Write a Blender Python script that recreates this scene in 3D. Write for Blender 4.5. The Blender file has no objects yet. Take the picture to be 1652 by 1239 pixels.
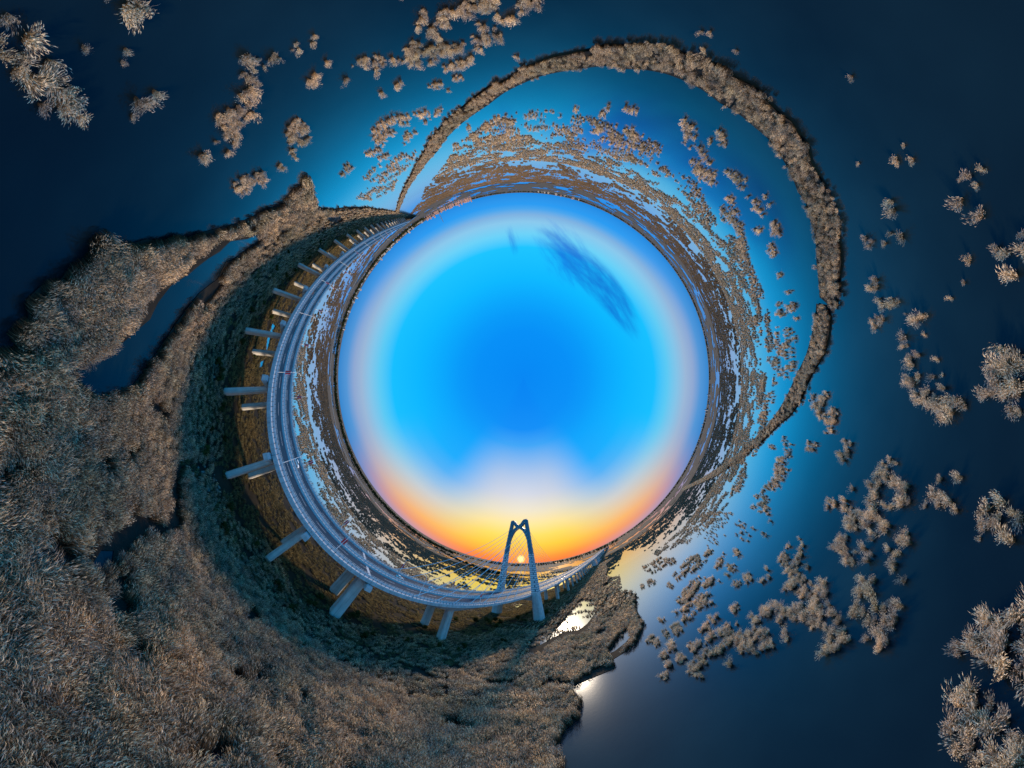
import bpy, bmesh, math, random
import numpy as np
from mathutils import Vector, Euler, Matrix
from mathutils.geometry import tessellate_polygon

SC = bpy.context.scene
COL = SC.collection
R = math.radians

# ------------------------------------------------------------------ camera
# A drone 54 m above the water looks straight up through a stereographic-like
# fisheye, so the sky is the disc in the middle and the ground wraps round it.
# World axes: +Y is towards the setting sun, +Z is up.
CAM_H = 54.0
cd = bpy.data.cameras.new('camera')
cam = bpy.data.objects.new('camera', cd)
COL.objects.link(cam)
SC.camera = cam
cam.location = (0, 0, CAM_H)
cam.rotation_euler = (math.pi, 0, 0)
cd.type = 'PANO'
cd.panorama_type = 'FISHEYE_LENS_POLYNOMIAL'
cd.sensor_fit = 'HORIZONTAL'
cd.sensor_width = 36
cd.fisheye_fov = R(359)
cd.fisheye_polynomial_k0 = 0
for i, k in enumerate([0.3528874856957312, -0.020868994127643196, 0.0006206698805316202, -7.276768424605701e-06]):
    setattr(cd, 'fisheye_polynomial_k%d' % (i + 1), -k)
cd.shift_x = -(844.5 - 826) / 1652
cd.shift_y = (606.5 - 619.5) / 1652
cd.clip_start = 0.1
cd.clip_end = 200000

# ------------------------------------------------------------------ sky
SUN_EL, SUN_AZ = R(24.0), R(-0.8)          # azimuth measured from +Y
world = bpy.data.worlds.new('World')
SC.world = world
world.use_nodes = True
WN = world.node_tree.nodes
WL = world.node_tree.links
for n in list(WN):
    WN.remove(n)


def lin(c):
    return tuple((v / 255 / 12.92) if v / 255 <= .04045 else ((v / 255 + .055) / 1.055) ** 2.4 for v in c)


def wn(t, **kw):
    n = WN.new(t)
    for k, v in kw.items():
        setattr(n, k, v)
    return n


def wmath(op, a, b=None, clamp=False):
    n = wn('ShaderNodeMath', operation=op, use_clamp=clamp)
    for i, v in enumerate((a, b)):
        if v is None:
            continue
        if isinstance(v, (int, float)):
            n.inputs[i].default_value = v
        else:
            WL.new(v, n.inputs[i])
    return n.outputs[0]


def wramp(fac, stops):
    n = wn('ShaderNodeValToRGB')
    cr = n.color_ramp
    while len(cr.elements) > 1:
        cr.elements.remove(cr.elements[-1])
    for i, (p, c) in enumerate(stops):
        e = cr.elements[0] if i == 0 else cr.elements.new(p / 90)
        e.position = p / 90
        e.color = (*lin(c), 1)
    WL.new(fac, n.inputs[0])
    return n.outputs[0]


def wmix(f, a, b, blend='MIX'):
    n = wn('ShaderNodeMix', data_type='RGBA', blend_type=blend)
    if isinstance(f, (int, float)):
        n.inputs[0].default_value = f
    else:
        WL.new(f, n.inputs[0])
    for s, v in ((6, a), (7, b)):
        if isinstance(v, tuple):
            n.inputs[s].default_value = (*v, 1)
        else:
            WL.new(v, n.inputs[s])
    return n.outputs[2]


def wsmooth(v, a, b):
    n = wn('ShaderNodeMapRange', interpolation_type='SMOOTHSTEP')
    WL.new(v, n.inputs[0])
    n.inputs[1].default_value = a
    n.inputs[2].default_value = b
    return n.outputs[0]


tc = wn('ShaderNodeTexCoord')
sep = wn('ShaderNodeSeparateXYZ')
WL.new(tc.outputs['Generated'], sep.inputs[0])
dx, dy, dz = sep.outputs
elev = wmath('MULTIPLY', wmath('ARCSINE', wmath('MAXIMUM', dz, 0.0)), 2 / math.pi, True)   # 0 at the horizon, 1 overhead
hor = wmath('SQRT', wmath('ADD', wmath('MULTIPLY', dx, dx), wmath('ADD', wmath('MULTIPLY', dy, dy), 1e-6)))
cosaz = wmath('DIVIDE', dy, hor)
az = wmath('MULTIPLY', wmath('ARCCOSINE', cosaz), 1 / math.pi)                              # 0 towards the sun, 1 opposite
SUNWARD = wramp(elev, [(0, (250, 110, 40)), (1.5, (255, 135, 25)), (3, (255, 168, 10)), (5.5, (255, 200, 20)), (9, (255, 218, 80)), (13, (252, 226, 145)), (18, (232, 222, 195)), (25, (200, 207, 222)), (33, (170, 195, 230)), (40, (130, 182, 238)), (48, (60, 165, 246)), (57, (5, 142, 247)), (72, (0, 136, 245)), (90, (0, 132, 243))])
OBLIQUE = wramp(elev, [(0, (190, 150, 170)), (2, (238, 152, 110)), (4.5, (249, 178, 105)), (8, (230, 198, 162)), (12, (205, 205, 205)), (17, (150, 192, 230)), (23, (80, 175, 245)), (30, (20, 170, 252)), (42, (0, 164, 252)), (50, (0, 153, 249)), (60, (0, 143, 247)), (90, (0, 135, 244))])
SIDE = wramp(elev, [(0, (45, 132, 205)), (2.5, (75, 146, 212)), (5, (140, 165, 208)), (7.5, (152, 180, 213)), (10.5, (130, 194, 230)), (14, (90, 200, 242)), (19, (10, 190, 255)), (30, (0, 182, 255)), (42, (0, 166, 252)), (50, (0, 153, 249)), (60, (0, 143, 247)), (90, (0, 135, 244))])
ANTI = wramp(elev, [(0, (0, 135, 225)), (3.5, (0, 150, 240)), (5, (60, 160, 235)), (7, (122, 174, 222)), (9.5, (135, 198, 234)), (14, (105, 208, 246)), (19, (15, 195, 255)), (32, (0, 184, 255)), (42, (0, 166, 252)), (50, (0, 153, 249)), (60, (0, 143, 247)), (90, (0, 135, 244))])
sky = wmix(wsmooth(az, 0.06, 0.23), SUNWARD, OBLIQUE)
sky = wmix(wsmooth(az, 0.19, 0.42), sky, SIDE)
sky = wmix(wsmooth(az, 0.52, 0.85), sky, ANTI)
# thin high cloud opposite the sun: direction flattened to a plane overhead
up1 = wmath('ADD', dz, 1.0)
cu, cv = wmath('DIVIDE', dx, up1), wmath('DIVIDE', dy, up1)


def cloud(cx, cy, ang, ln, wd, sc, seed, lo, hi):
    ca, sa = math.cos(R(ang)), math.sin(R(ang))
    du, dv = wmath('SUBTRACT', cu, cx), wmath('SUBTRACT', cv, cy)
    la = wmath('ADD', wmath('MULTIPLY', du, ca), wmath('MULTIPLY', dv, sa))
    lb = wmath('SUBTRACT', wmath('MULTIPLY', dv, ca), wmath('MULTIPLY', du, sa))
    lb = wmath('ADD', lb, wmath('MULTIPLY', wmath('MULTIPLY', la, la), -0.35))
    q = wmath('ADD', wmath('POWER', wmath('ABSOLUTE', wmath('DIVIDE', la, ln)), 2.0), wmath('POWER', wmath('ABSOLUTE', wmath('DIVIDE', lb, wd)), 2.0))
    m = wmath('SUBTRACT', 1.0, q, True)
    comb = wn('ShaderNodeCombineXYZ')
    WL.new(wmath('MULTIPLY', la, 4.0), comb.inputs[0])
    WL.new(wmath('MULTIPLY', lb, 20.0), comb.inputs[1])
    comb.inputs[2].default_value = seed
    nz = wn('ShaderNodeTexNoise')
    nz.inputs['Scale'].default_value = sc
    nz.inputs['Detail'].default_value = 7
    nz.inputs['Roughness'].default_value = .62
    WL.new(comb.outputs[0], nz.inputs['Vector'])
    return wmath('MULTIPLY', wsmooth(wmath('MULTIPLY', nz.outputs[0], wmath('POWER', m, 0.5)), lo, hi), 0.68)


sky = wmix(cloud(0.40, -0.54, 47, .46, .10, 1.0, 3.1, .17, .62), sky, lin((0, 66, 196)))
sky = wmix(cloud(0.22, -0.68, 55, .26, .16, 1.6, 8.7, .26, .80), sky, lin((0, 105, 225)))
sky = wmix(cloud(-0.06, -0.75, 75, .10, .05, 1.6, 5.2, .25, .85), sky, lin((0, 105, 220)))
# the sun's disc and its glow
sd = Vector((math.sin(SUN_AZ), math.cos(SUN_AZ), math.tan(R(1.25)))).normalized()
dot = wn('ShaderNodeVectorMath', operation='DOT_PRODUCT')
WL.new(tc.outputs['Generated'], dot.inputs[0])
dot.inputs[1].default_value = sd
ang = wmath('MULTIPLY', wmath('ARCCOSINE', wmath('MINIMUM', dot.outputs['Value'], 1.0)), 180 / math.pi)
sky = wmix(wmath('MULTIPLY', wmath('POWER', wmath('SUBTRACT', 1.0, wmath('DIVIDE', ang, 7.0), True), 2.0), .8), sky, (1.0, .36, .02))
sky = wmix(wsmooth(ang, 1.5, .5), sky, (1.6, 1.25, .42))
nish = wn('ShaderNodeTexSky', sky_type='NISHITA', sun_disc=False)
nish.sun_elevation = SUN_EL
nish.sun_rotation = SUN_AZ
bg1 = wn('ShaderNodeBackground')
WL.new(sky, bg1.inputs[0])
bg1.inputs[1].default_value = 1.0
bg2 = wn('ShaderNodeBackground')
WL.new(nish.outputs[0], bg2.inputs[0])
bg2.inputs[1].default_value = 0.004
add = wn('ShaderNodeAddShader')
WL.new(bg1.outputs[0], add.inputs[0])
WL.new(bg2.outputs[0], add.inputs[1])
wo = wn('ShaderNodeOutputWorld')
WL.new(add.outputs[0], wo.inputs[0])

sl = bpy.data.lights.new('sun', 'SUN')
sun = bpy.data.objects.new('sun', sl)
COL.objects.link(sun)
sl.energy = 5.0
sl.angle = R(5.0)
sl.color = (1.0,.75,.50)
LAMP_AZ = R(10)
sdir = Vector((math.sin(LAMP_AZ) * math.cos(SUN_EL), math.cos(LAMP_AZ) * math.cos(SUN_EL), math.sin(SUN_EL)))
sun.rotation_euler = (-sdir).to_track_quat('-Z', 'Y').to_euler()
sun.location = (0, 0, 300)

vs = SC.view_settings
vs.view_transform = 'Standard'
vs.look = 'None'
vs.exposure = 0
vs.gamma = 1
vs.use_curve_mapping = False
SC.cycles.max_bounces = 6
SC.cycles.diffuse_bounces = 3
SC.cycles.glossy_bounces = 3
SC.cycles.transmission_bounces = 4
SC.cycles.sample_clamp_indirect = 4
SC.cycles.use_denoising = True
SC.cycles.denoising_prefilter = 'NONE'

# ------------------------------------------------------------------ helpers
rng = np.random.default_rng(11)
random.seed(5)


def tag(o, label=None, cat=None, group=None, kind=None):
    if label:
        o['label'] = label
    if cat:
        o['category'] = cat
    if group:
        o['group'] = group
    if kind:
        o['kind'] = kind
    return o


def link(name, data, parent=None, loc=None):
    o = bpy.data.objects.new(name, data)
    COL.objects.link(o)
    if parent is not None:
        o.parent = parent
    if loc is not None:
        o.location = loc
    return o


class MB:
    """collects faces and links them as one mesh object"""

    def __init__(self):
        self.v, self.f, self.m = [], [], []

    def face(self, pts, m=0):
        k = len(self.v)
        self.v += [tuple(p) for p in pts]
        self.f.append(tuple(range(k, k + len(pts))))
        self.m.append(m)

    def loft(self, rings, caps=True, closed=True, m=0):
        k = len(self.v)
        n = len(rings[0])
        for r in rings:
            self.v += [tuple(p) for p in r]
        for i in range(len(rings) - 1):
            for j in range(n if closed else n - 1):
                a, b = k + i * n + j, k + i * n + (j + 1) % n
                self.f.append((a, b, b + n, a + n))
                self.m.append(m)
        if caps:
            self.f.append(tuple(k + j for j in reversed(range(n))))
            self.f.append(tuple(k + (len(rings) - 1) * n + j for j in range(n)))
            self.m += [m, m]

    def box(self, lo, hi, m=0):
        (a, b, c), (d, e, f) = lo, hi
        self.loft([[(a, b, c), (d, b, c), (d, e, c), (a, e, c)], [(a, b, f), (d, b, f), (d, e, f), (a, e, f)]], m=m)

    def tube(self, pts, rad, n=8, m=0, caps=True):
        pts = [Vector(p) for p in pts]
        rad = rad if isinstance(rad, (list, tuple)) else [rad] * len(pts)
        rings = []
        for i, p in enumerate(pts):
            d = (pts[min(i + 1, len(pts) - 1)] - pts[max(i - 1, 0)]).normalized()
            ref = Vector((0, 0, 1)) if abs(d.z) < .9 else Vector((1, 0, 0))
            a = d.cross(ref).normalized()
            b = d.cross(a).normalized()
            rings.append([p + (a * math.cos(2 * math.pi * j / n) + b * math.sin(2 * math.pi * j / n)) * rad[i] for j in range(n)])
        self.loft(rings, caps, m=m)

    def mesh(self, name, mats, smooth=False):
        me = bpy.data.meshes.new(name)
        me.from_pydata(self.v, [], self.f)
        for mt in (mats if isinstance(mats, (list, tuple)) else [mats]):
            me.materials.append(mt)
        me.polygons.foreach_set('material_index', self.m)
        if smooth:
            me.polygons.foreach_set('use_smooth', [True] * len(self.f))
        bm = bmesh.new()
        bm.from_mesh(me)
        bmesh.ops.recalc_face_normals(bm, faces=bm.faces)
        bm.to_mesh(me)
        bm.free()
        me.update()
        return me

    def build(self, name, mats, parent=None, smooth=False, loc=None):
        return link(name, self.mesh(name, mats, smooth), parent, loc)


def hash2(ix, iy, seed):
    h = (ix.astype(np.int64) * 374761393 + iy.astype(np.int64) * 668265263 + seed * 974711) & 0xffffffff
    h = ((h ^ (h >> 13)) * 1274126177) & 0xffffffff
    return ((h ^ (h >> 16)) & 0xffff) / 65535.0


def vnoise(x, y, seed=0):
    ix, iy = np.floor(x), np.floor(y)
    fx, fy = x - ix, y - iy
    fx, fy = fx * fx * (3 - 2 * fx), fy * fy * (3 - 2 * fy)
    a, b = hash2(ix, iy, seed), hash2(ix + 1, iy, seed)
    c, d = hash2(ix, iy + 1, seed), hash2(ix + 1, iy + 1, seed)
    return (a * (1 - fx) + b * fx) * (1 - fy) + (c * (1 - fx) + d * fx) * fy


def fbm(x, y, wl, octs=4, seed=0, gain=.55):
    x, y = np.asarray(x, float) / wl, np.asarray(y, float) / wl
    s, a, t = 0, 1, 0
    for i in range(octs):
        s = s + a * vnoise(x * 2 ** i + 17.3 * i, y * 2 ** i - 9.1 * i, seed + i)
        t += a
        a *= gain
    return s / t


def inside(px, py, poly):
    poly = np.asarray(poly, float)
    res = np.zeros(px.shape, bool)
    j = len(poly) - 1
    for i in range(len(poly)):
        xi, yi = poly[i]
        xj, yj = poly[j]
        if yi != yj:
            c = ((yi > py) != (yj > py)) & (px < (xj - xi) * (py - yi) / (yj - yi) + xi)
            res ^= c
        j = i
    return res


def jitter_grid(x0, y0, x1, y1, step, seed):
    r = np.random.default_rng(seed)
    nx, ny = max(1, int((x1 - x0) / step) + 1), max(1, int((y1 - y0) / step) + 1)
    gx, gy = np.meshgrid(np.arange(nx), np.arange(ny))
    gx = x0 + (gx + r.random(gx.shape)) * step
    gy = y0 + (gy + r.random(gy.shape)) * step
    return gx.ravel(), gy.ravel()


# ------------------------------------------------------------------ materials
class Mat:
    def __init__(self, name):
        self.m = bpy.data.materials.new(name)
        self.m.use_nodes = True
        self.n, self.l = self.m.node_tree.nodes, self.m.node_tree.links
        self.b = self.n['Principled BSDF']
        self.out = self.n['Material Output']

    def node(self, t, **kw):
        n = self.n.new(t)
        for k, v in kw.items():
            setattr(n, k, v)
        return n

    def noise(self, scale, detail=4, vec=None, rough=.55):
        n = self.node('ShaderNodeTexNoise')
        n.inputs['Scale'].default_value = scale
        n.inputs['Detail'].default_value = detail
        n.inputs['Roughness'].default_value = rough
        if vec is not None:
            self.l.new(vec, n.inputs['Vector'])
        return n.outputs[0]

    def pos(self):
        return self.node('ShaderNodeNewGeometry').outputs['Position']

    def ramp(self, f, stops):
        n = self.node('ShaderNodeValToRGB')
        cr = n.color_ramp
        while len(cr.elements) > 1:
            cr.elements.remove(cr.elements[-1])
        for i, (p, c) in enumerate(stops):
            e = cr.elements[0] if i == 0 else cr.elements.new(p)
            e.position = p
            e.color = (*c, 1)
        self.l.new(f, n.inputs[0])
        return n.outputs[0]

    def mix(self, f, a, b, blend='MIX'):
        n = self.node('ShaderNodeMix', data_type='RGBA', blend_type=blend)
        if isinstance(f, (int, float)):
            n.inputs[0].default_value = f
        else:
            self.l.new(f, n.inputs[0])
        for s, v in ((6, a), (7, b)):
            if isinstance(v, tuple):
                n.inputs[s].default_value = (*v, 1)
            else:
                self.l.new(v, n.inputs[s])
        return n.outputs[2]

    def bump(self, h, strength=.3, dist=.1):
        n = self.node('ShaderNodeBump')
        n.inputs['Strength'].default_value = strength
        n.inputs['Distance'].default_value = dist
        self.l.new(h, n.inputs['Height'])
        self.l.new(n.outputs[0], self.b.inputs['Normal'])

    def set(self, col=None, rough=.8, metal=0, spec=.3):
        if col is not None:
            if isinstance(col, tuple):
                self.b.inputs['Base Color'].default_value = (*col, 1)
            else:
                self.l.new(col, self.b.inputs['Base Color'])
        self.b.inputs['Roughness'].default_value = rough
        self.b.inputs['Metallic'].default_value = metal
        self.b.inputs['Specular IOR Level'].default_value = spec
        return self.m


def mottled(name, c0, c1, scale=.5, rough=.85, spec=.3, bump=.2, fine=6.0):
    M = Mat(name)
    p = M.pos()
    a, b = M.noise(scale, 5, p), M.noise(fine, 4, p)
    col = M.ramp(M.mix(.35, a, b), [(.3, c0), (.7, c1)])
    if bump:
        M.bump(b, bump, .05)
    return M.set(col, rough, 0, spec)


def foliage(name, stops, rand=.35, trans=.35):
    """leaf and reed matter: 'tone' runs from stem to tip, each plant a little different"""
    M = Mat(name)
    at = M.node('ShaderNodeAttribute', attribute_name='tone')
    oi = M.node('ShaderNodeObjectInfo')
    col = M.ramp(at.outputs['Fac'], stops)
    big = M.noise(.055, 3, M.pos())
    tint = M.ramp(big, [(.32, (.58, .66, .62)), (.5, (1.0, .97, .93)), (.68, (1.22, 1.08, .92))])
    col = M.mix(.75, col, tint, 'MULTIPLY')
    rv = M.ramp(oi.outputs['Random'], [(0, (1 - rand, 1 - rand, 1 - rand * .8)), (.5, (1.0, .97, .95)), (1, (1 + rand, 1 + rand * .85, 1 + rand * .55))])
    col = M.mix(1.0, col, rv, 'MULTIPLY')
    M.n.remove(M.b)
    d, t = M.node('ShaderNodeBsdfDiffuse'), M.node('ShaderNodeBsdfTranslucent')
    mx = M.node('ShaderNodeMixShader')
    mx.inputs[0].default_value = trans
    for s in (d, t):
        M.l.new(col, s.inputs['Color'])
    M.l.new(d.outputs[0], mx.inputs[1])
    M.l.new(t.outputs[0], mx.inputs[2])
    M.l.new(mx.outputs[0], M.out.inputs['Surface'])
    return M.m


def make_water():
    M = Mat('lake_water')
    p = M.pos()
    w1, w2 = M.noise(.9, 3, p), M.noise(.05, 3, p)
    h = M.mix(.5, w1, w2)
    M.bump(h, .10, .06)
    bn = [n for n in M.n if n.type == 'BUMP'][0].outputs[0]
    M.n.remove(M.b)
    fr = M.node('ShaderNodeFresnel')
    fr.inputs['IOR'].default_value = 1.33
    sq = M.node('ShaderNodeMath', operation='POWER')
    sq.inputs[1].default_value = 2.4
    gain = M.node('ShaderNodeMath', operation='MULTIPLY')
    gain.inputs[1].default_value = 170
    one = M.node('ShaderNodeMath', operation='ADD')
    one.inputs[1].default_value = 1.0
    sat = M.node('ShaderNodeMath', operation='DIVIDE')
    df, gl, mx = M.node('ShaderNodeBsdfDiffuse'), M.node('ShaderNodeBsdfGlossy'), M.node('ShaderNodeMixShader')
    M.l.new(M.ramp(M.noise(.02, 4, p), [(.35, (.003,.005,.006)), (.7, (.008,.022,.026))]), df.inputs['Color'])
    gl.inputs['Color'].default_value = (.78, .86, .96, 1)
    gl.inputs['Roughness'].default_value = .09
    for n in (fr, gl):
        M.l.new(bn, n.inputs['Normal'])
    M.l.new(fr.outputs[0], sq.inputs[0])
    M.l.new(sq.outputs[0], gain.inputs[0])
    M.l.new(gain.outputs[0], one.inputs[0])
    M.l.new(gain.outputs[0], sat.inputs[0])
    M.l.new(one.outputs[0], sat.inputs[1])
    M.l.new(sat.outputs[0], mx.inputs[0])
    M.l.new(df.outputs[0], mx.inputs[1])
    M.l.new(gl.outputs[0], mx.inputs[2])
    M.l.new(mx.outputs[0], M.out.inputs['Surface'])
    return M.m


MT = {}
MT['water'] = make_water()
MT['soil'] = mottled('marsh_soil', (.012, .010, .008), (.05, .040, .028), .12, .95, .1, .3)
MT['far_reed'] = mottled('distant_reeds', (.085, .060, .040), (.20, .145, .095), .02, .95, .05, 0, .12)


def stained(name, c0, c1, dirt):
    """poured concrete with rain streaks running down it"""
    M = Mat(name)
    p = M.pos()
    mp = M.node('ShaderNodeMapping')
    mp.inputs['Scale'].default_value = (1.3, 1.3, .06)
    M.l.new(p, mp.inputs['Vector'])
    st = M.noise(1.0, 5, mp.outputs[0], .7)
    base = M.ramp(M.noise(.35, 5, p), [(.3, c0), (.7, c1)])
    col = M.mix(M.ramp(st, [(.48, (0, 0, 0)), (.75, (.75, .75, .75))]), base, dirt)
    M.bump(M.noise(6, 4, p), .12, .05)
    return M.set(col, .85, 0, .25)


MT['concrete'] = stained('concrete', (.40, .41, .42), (.56, .56, .55), (.17, .17, .165))
MT['girder'] = stained('girder_concrete', (.36, .38, .40), (.52, .54, .55), (.15, .155, .16))
MT['rail'] = mottled('rail_paint', (.38, .41, .44), (.58, .60, .62), .8, .6, .4, 0)
MT['post'] = mottled('dark_post', (.07, .08, .09), (.14, .15, .16), 1.0, .6, .4, 0)
MT['asphalt'] = mottled('asphalt', (.008, .028, .050), (.015, .042, .072), .25, .75, .2, .1)
MT['paint'] = mottled('road_paint', (.55, .56, .57), (.75, .75, .75), 1.5, .6, .3, 0)
MT['cable'] = Mat('cable_sheath').set((.62, .66, .70), .45, 0, .5)
MT['teal'] = mottled('tower_shaded_concrete', (.05, .14, .20), (.075, .185, .25), .2, .5, .4, .05)  # upper tower: backlit shade on the concrete, put into the base colour as teal
MT['white'] = mottled('white_paint', (.66, .68, .70), (.80, .81, .82), 1.2, .4, .5, 0)
MT['red'] = mottled('banner_cloth', (.50, .03, .04), (.68, .05, .06), 2.0, .7, .2, 0)
MT['glass'] = Mat('car_glass').set((.02, .03, .04), .08, 0, .6)
MT['tyre'] = Mat('tyre_rubber').set((.02, .02, .02), .8, 0, .3)
MT['lamp'] = Mat('lamp_lens').set((.75, .76, .74), .2, 0, .5)
MT['carpaint'] = Mat('car_paint').set((.80, .81, .82), .22, 0, .5)
MT['redlens'] = Mat('tail_lens').set((.45, .02, .02), .25, 0, .5)
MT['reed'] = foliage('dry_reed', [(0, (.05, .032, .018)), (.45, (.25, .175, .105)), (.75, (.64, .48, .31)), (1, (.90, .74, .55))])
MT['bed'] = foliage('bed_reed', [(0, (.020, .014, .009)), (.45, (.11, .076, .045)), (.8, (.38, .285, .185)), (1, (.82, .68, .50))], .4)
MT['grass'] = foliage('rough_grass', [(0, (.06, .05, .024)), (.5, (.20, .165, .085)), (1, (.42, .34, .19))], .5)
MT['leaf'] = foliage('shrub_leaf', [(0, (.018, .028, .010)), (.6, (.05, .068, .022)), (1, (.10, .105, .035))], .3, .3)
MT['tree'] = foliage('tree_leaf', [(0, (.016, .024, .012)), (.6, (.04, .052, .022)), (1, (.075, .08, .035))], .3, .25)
MT['bark'] = mottled('bark', (.05, .04, .03), (.11, .09, .07), 2.0, .95, .1, .3)
MT['stone'] = mottled('pale_rubble', (.13, .115, .10), (.27, .245, .21), 1.2, .9, .2, .4)
MT['wall_pink'] = mottled('pink_render', (.42, .27, .26), (.55, .37, .35), .03, .9, .2, 0, .3)
MT['wall_pale'] = mottled('pale_render', (.42, .43, .46), (.58, .58, .60), .03, .9, .2, 0, .3)
MT['roof'] = mottled('flat_roof', (.14, .14, .15), (.22, .22, .23), .05, .9, .2, 0)


def block_material():
    M = Mat('tower_blocks')
    p = M.pos()
    sp = M.node('ShaderNodeSeparateXYZ')
    M.l.new(p, sp.inputs[0])
    br = M.node('ShaderNodeTexBrick')
    br.inputs['Color1'].default_value = (.60, .62, .64, 1)
    br.inputs['Color2'].default_value = (.48, .52, .56, 1)
    br.inputs['Mortar'].default_value = (.07, .11, .15, 1)
    br.inputs['Scale'].default_value = 1.0
    br.inputs['Mortar Size'].default_value = .28
    br.inputs['Brick Width'].default_value = 3.4
    br.inputs['Row Height'].default_value = 2.0
    cb = M.node('ShaderNodeCombineXYZ')
    ad = M.node('ShaderNodeMath', operation='ADD')
    M.l.new(sp.outputs[0], ad.inputs[0])
    M.l.new(sp.outputs[1], ad.inputs[1])
    M.l.new(ad.outputs[0], cb.inputs[0])
    M.l.new(sp.outputs[2], cb.inputs[1])
    M.l.new(cb.outputs[0], br.inputs['Vector'])
    return M.set(br.outputs['Color'], .7, 0, .3)


MT['blocks'] = block_material()

# ------------------------------------------------------------------ surveyed plan (metres; origin under the drone)
LAND = [(-1092.1,-1662.4),(-705.2,-1060.9),(-327.6,-447.2),(-206.5,-249.7),(-158.4,-171.4),(-134.4,-130.2),(-123,-107.9),(-111.6,-92.6),(-93.3,-82.7),(-79.9,-75),(-84.1,-73.6),(-84.7,-67),(-88.3,-64.1),(-85.8,-57.5),(-82.5,-49.5),(-80.2,-44.2),(-75.3,-37.6),(-70.3,-31.6),(-67.8,-28.5),(-64.3,-26.4),(-62.5,-23.7),(-58.8,-21.6),(-56.9,-19.7),(-54.3,-17.7),(-52.8,-17.1),(-50.4,-17.2),(-50.5,-16.3),(-51.8,-15.6),(-50.4,-13.7),(-50.5,-13.5),(-49.2,-11.6),(-48.6,-10.1),(-46.7,-9),(-45.5,-7.3),(-46.1,-5.5),(-44.8,-4.4),(-45.6,-3.2),(-44.7,-2.6),(-42.5,-2),(-30,4),(-20,18),(-8,34),(0,52),(6.6,63.9),(6.5,67.4),(6,70.7),(9.1,76.6),(13,79.5),(15.8,87.2),(15,94.9),(10.8,97.4),(7.2,101.5),(8.4,105.2),(12.2,101.5),(16.3,97.2),(21.7,98.6),(31.1,98.8),(33.4,105.4),(43.1,107.3),(49,109.6),(59,120),(70.6,145.2),(86.3,166.1),(93,184.1),(92.5,207.4),(103.6,242.6),(99.1,264.4),(129.8,291.8),(135.6,326.4),(183.4,412.3),(221.8,501.1),(254,535.5),(298,583)]
POOLS = [
[(-53.9,-1),(-56.2,-2.2),(-61.1,-4.4),(-64.6,-7.3),(-68.2,-10.7),(-69.1,-14.3),(-71,-18.6),(-74.8,-23),(-78.9,-30.1),(-81.4,-33.8),(-82.6,-38.5),(-89.3,-44.9),(-94.6,-53.3),(-95.6,-51.9),(-95.6,-48.1),(-89.7,-36.3),(-87.2,-34),(-87.8,-28.4),(-82.2,-21.3),(-78.9,-15.1),(-75.3,-9.4),(-72,-4.9),(-68.5,-1.1),(-65.6,1.1),(-63.8,3.1),(-61.4,1.9),(-58.6,2.7),(-56.3,1.7),(-54.5,0.3)],
[(-45.2,20.1),(-48.5,19.8),(-50,21.1),(-48,22.1),(-46,22.2)],
[(-30,34.7),(-31.8,36.4),(-30.6,37.5),(-29.7,39.1),(-28.4,38.3),(-28.7,36.3),(-28.8,34.4)],
[(-35.1,36.5),(-37.4,37.4),(-37.4,38.6),(-35.4,37.9)],
[(1.5,143.8),(12.4,160.7),(23.4,169.7),(37.4,197.3),(57.8,233.9),(65,237.7),(70.1,216.2),(60.5,187.6),(42.2,162.3),(34.2,155.3),(25.4,158.4),(16.3,150.9),(8.2,141.3),(2.6,139)],
[(64.7,188.4),(74.4,200.1),(78.1,197.6),(69.4,187.5)],
[(34.9,111.7),(43.9,122.3),(53.4,126),(50.1,117.5),(43.8,113.8),(37.2,111.4)],
[(89.1,191.2),(91.2,185),(86.1,174),(84.2,179.5)],
[(-133.4,-107.3),(-129.5,-107.2),(-150.4,-135.2),(-153.4,-132.5),(-148.2,-120.6)],
[(-154.7,-17.5),(-155.4,-26.8),(-158.2,-34.4),(-164.4,-34.7),(-161.2,-25.4),(-159.3,-16.9)],
[(-147.1,-5.7),(-148.2,-8.8),(-155.9,-11.3),(-152.5,-6)],
[(-13.7,254),(-12.9,269.1),(-0.4,271),(-6,247.9)],
[(-46,53.9),(-45.8,54.6),(-44.5,54.8),(-44.7,53.8)]]
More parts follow.
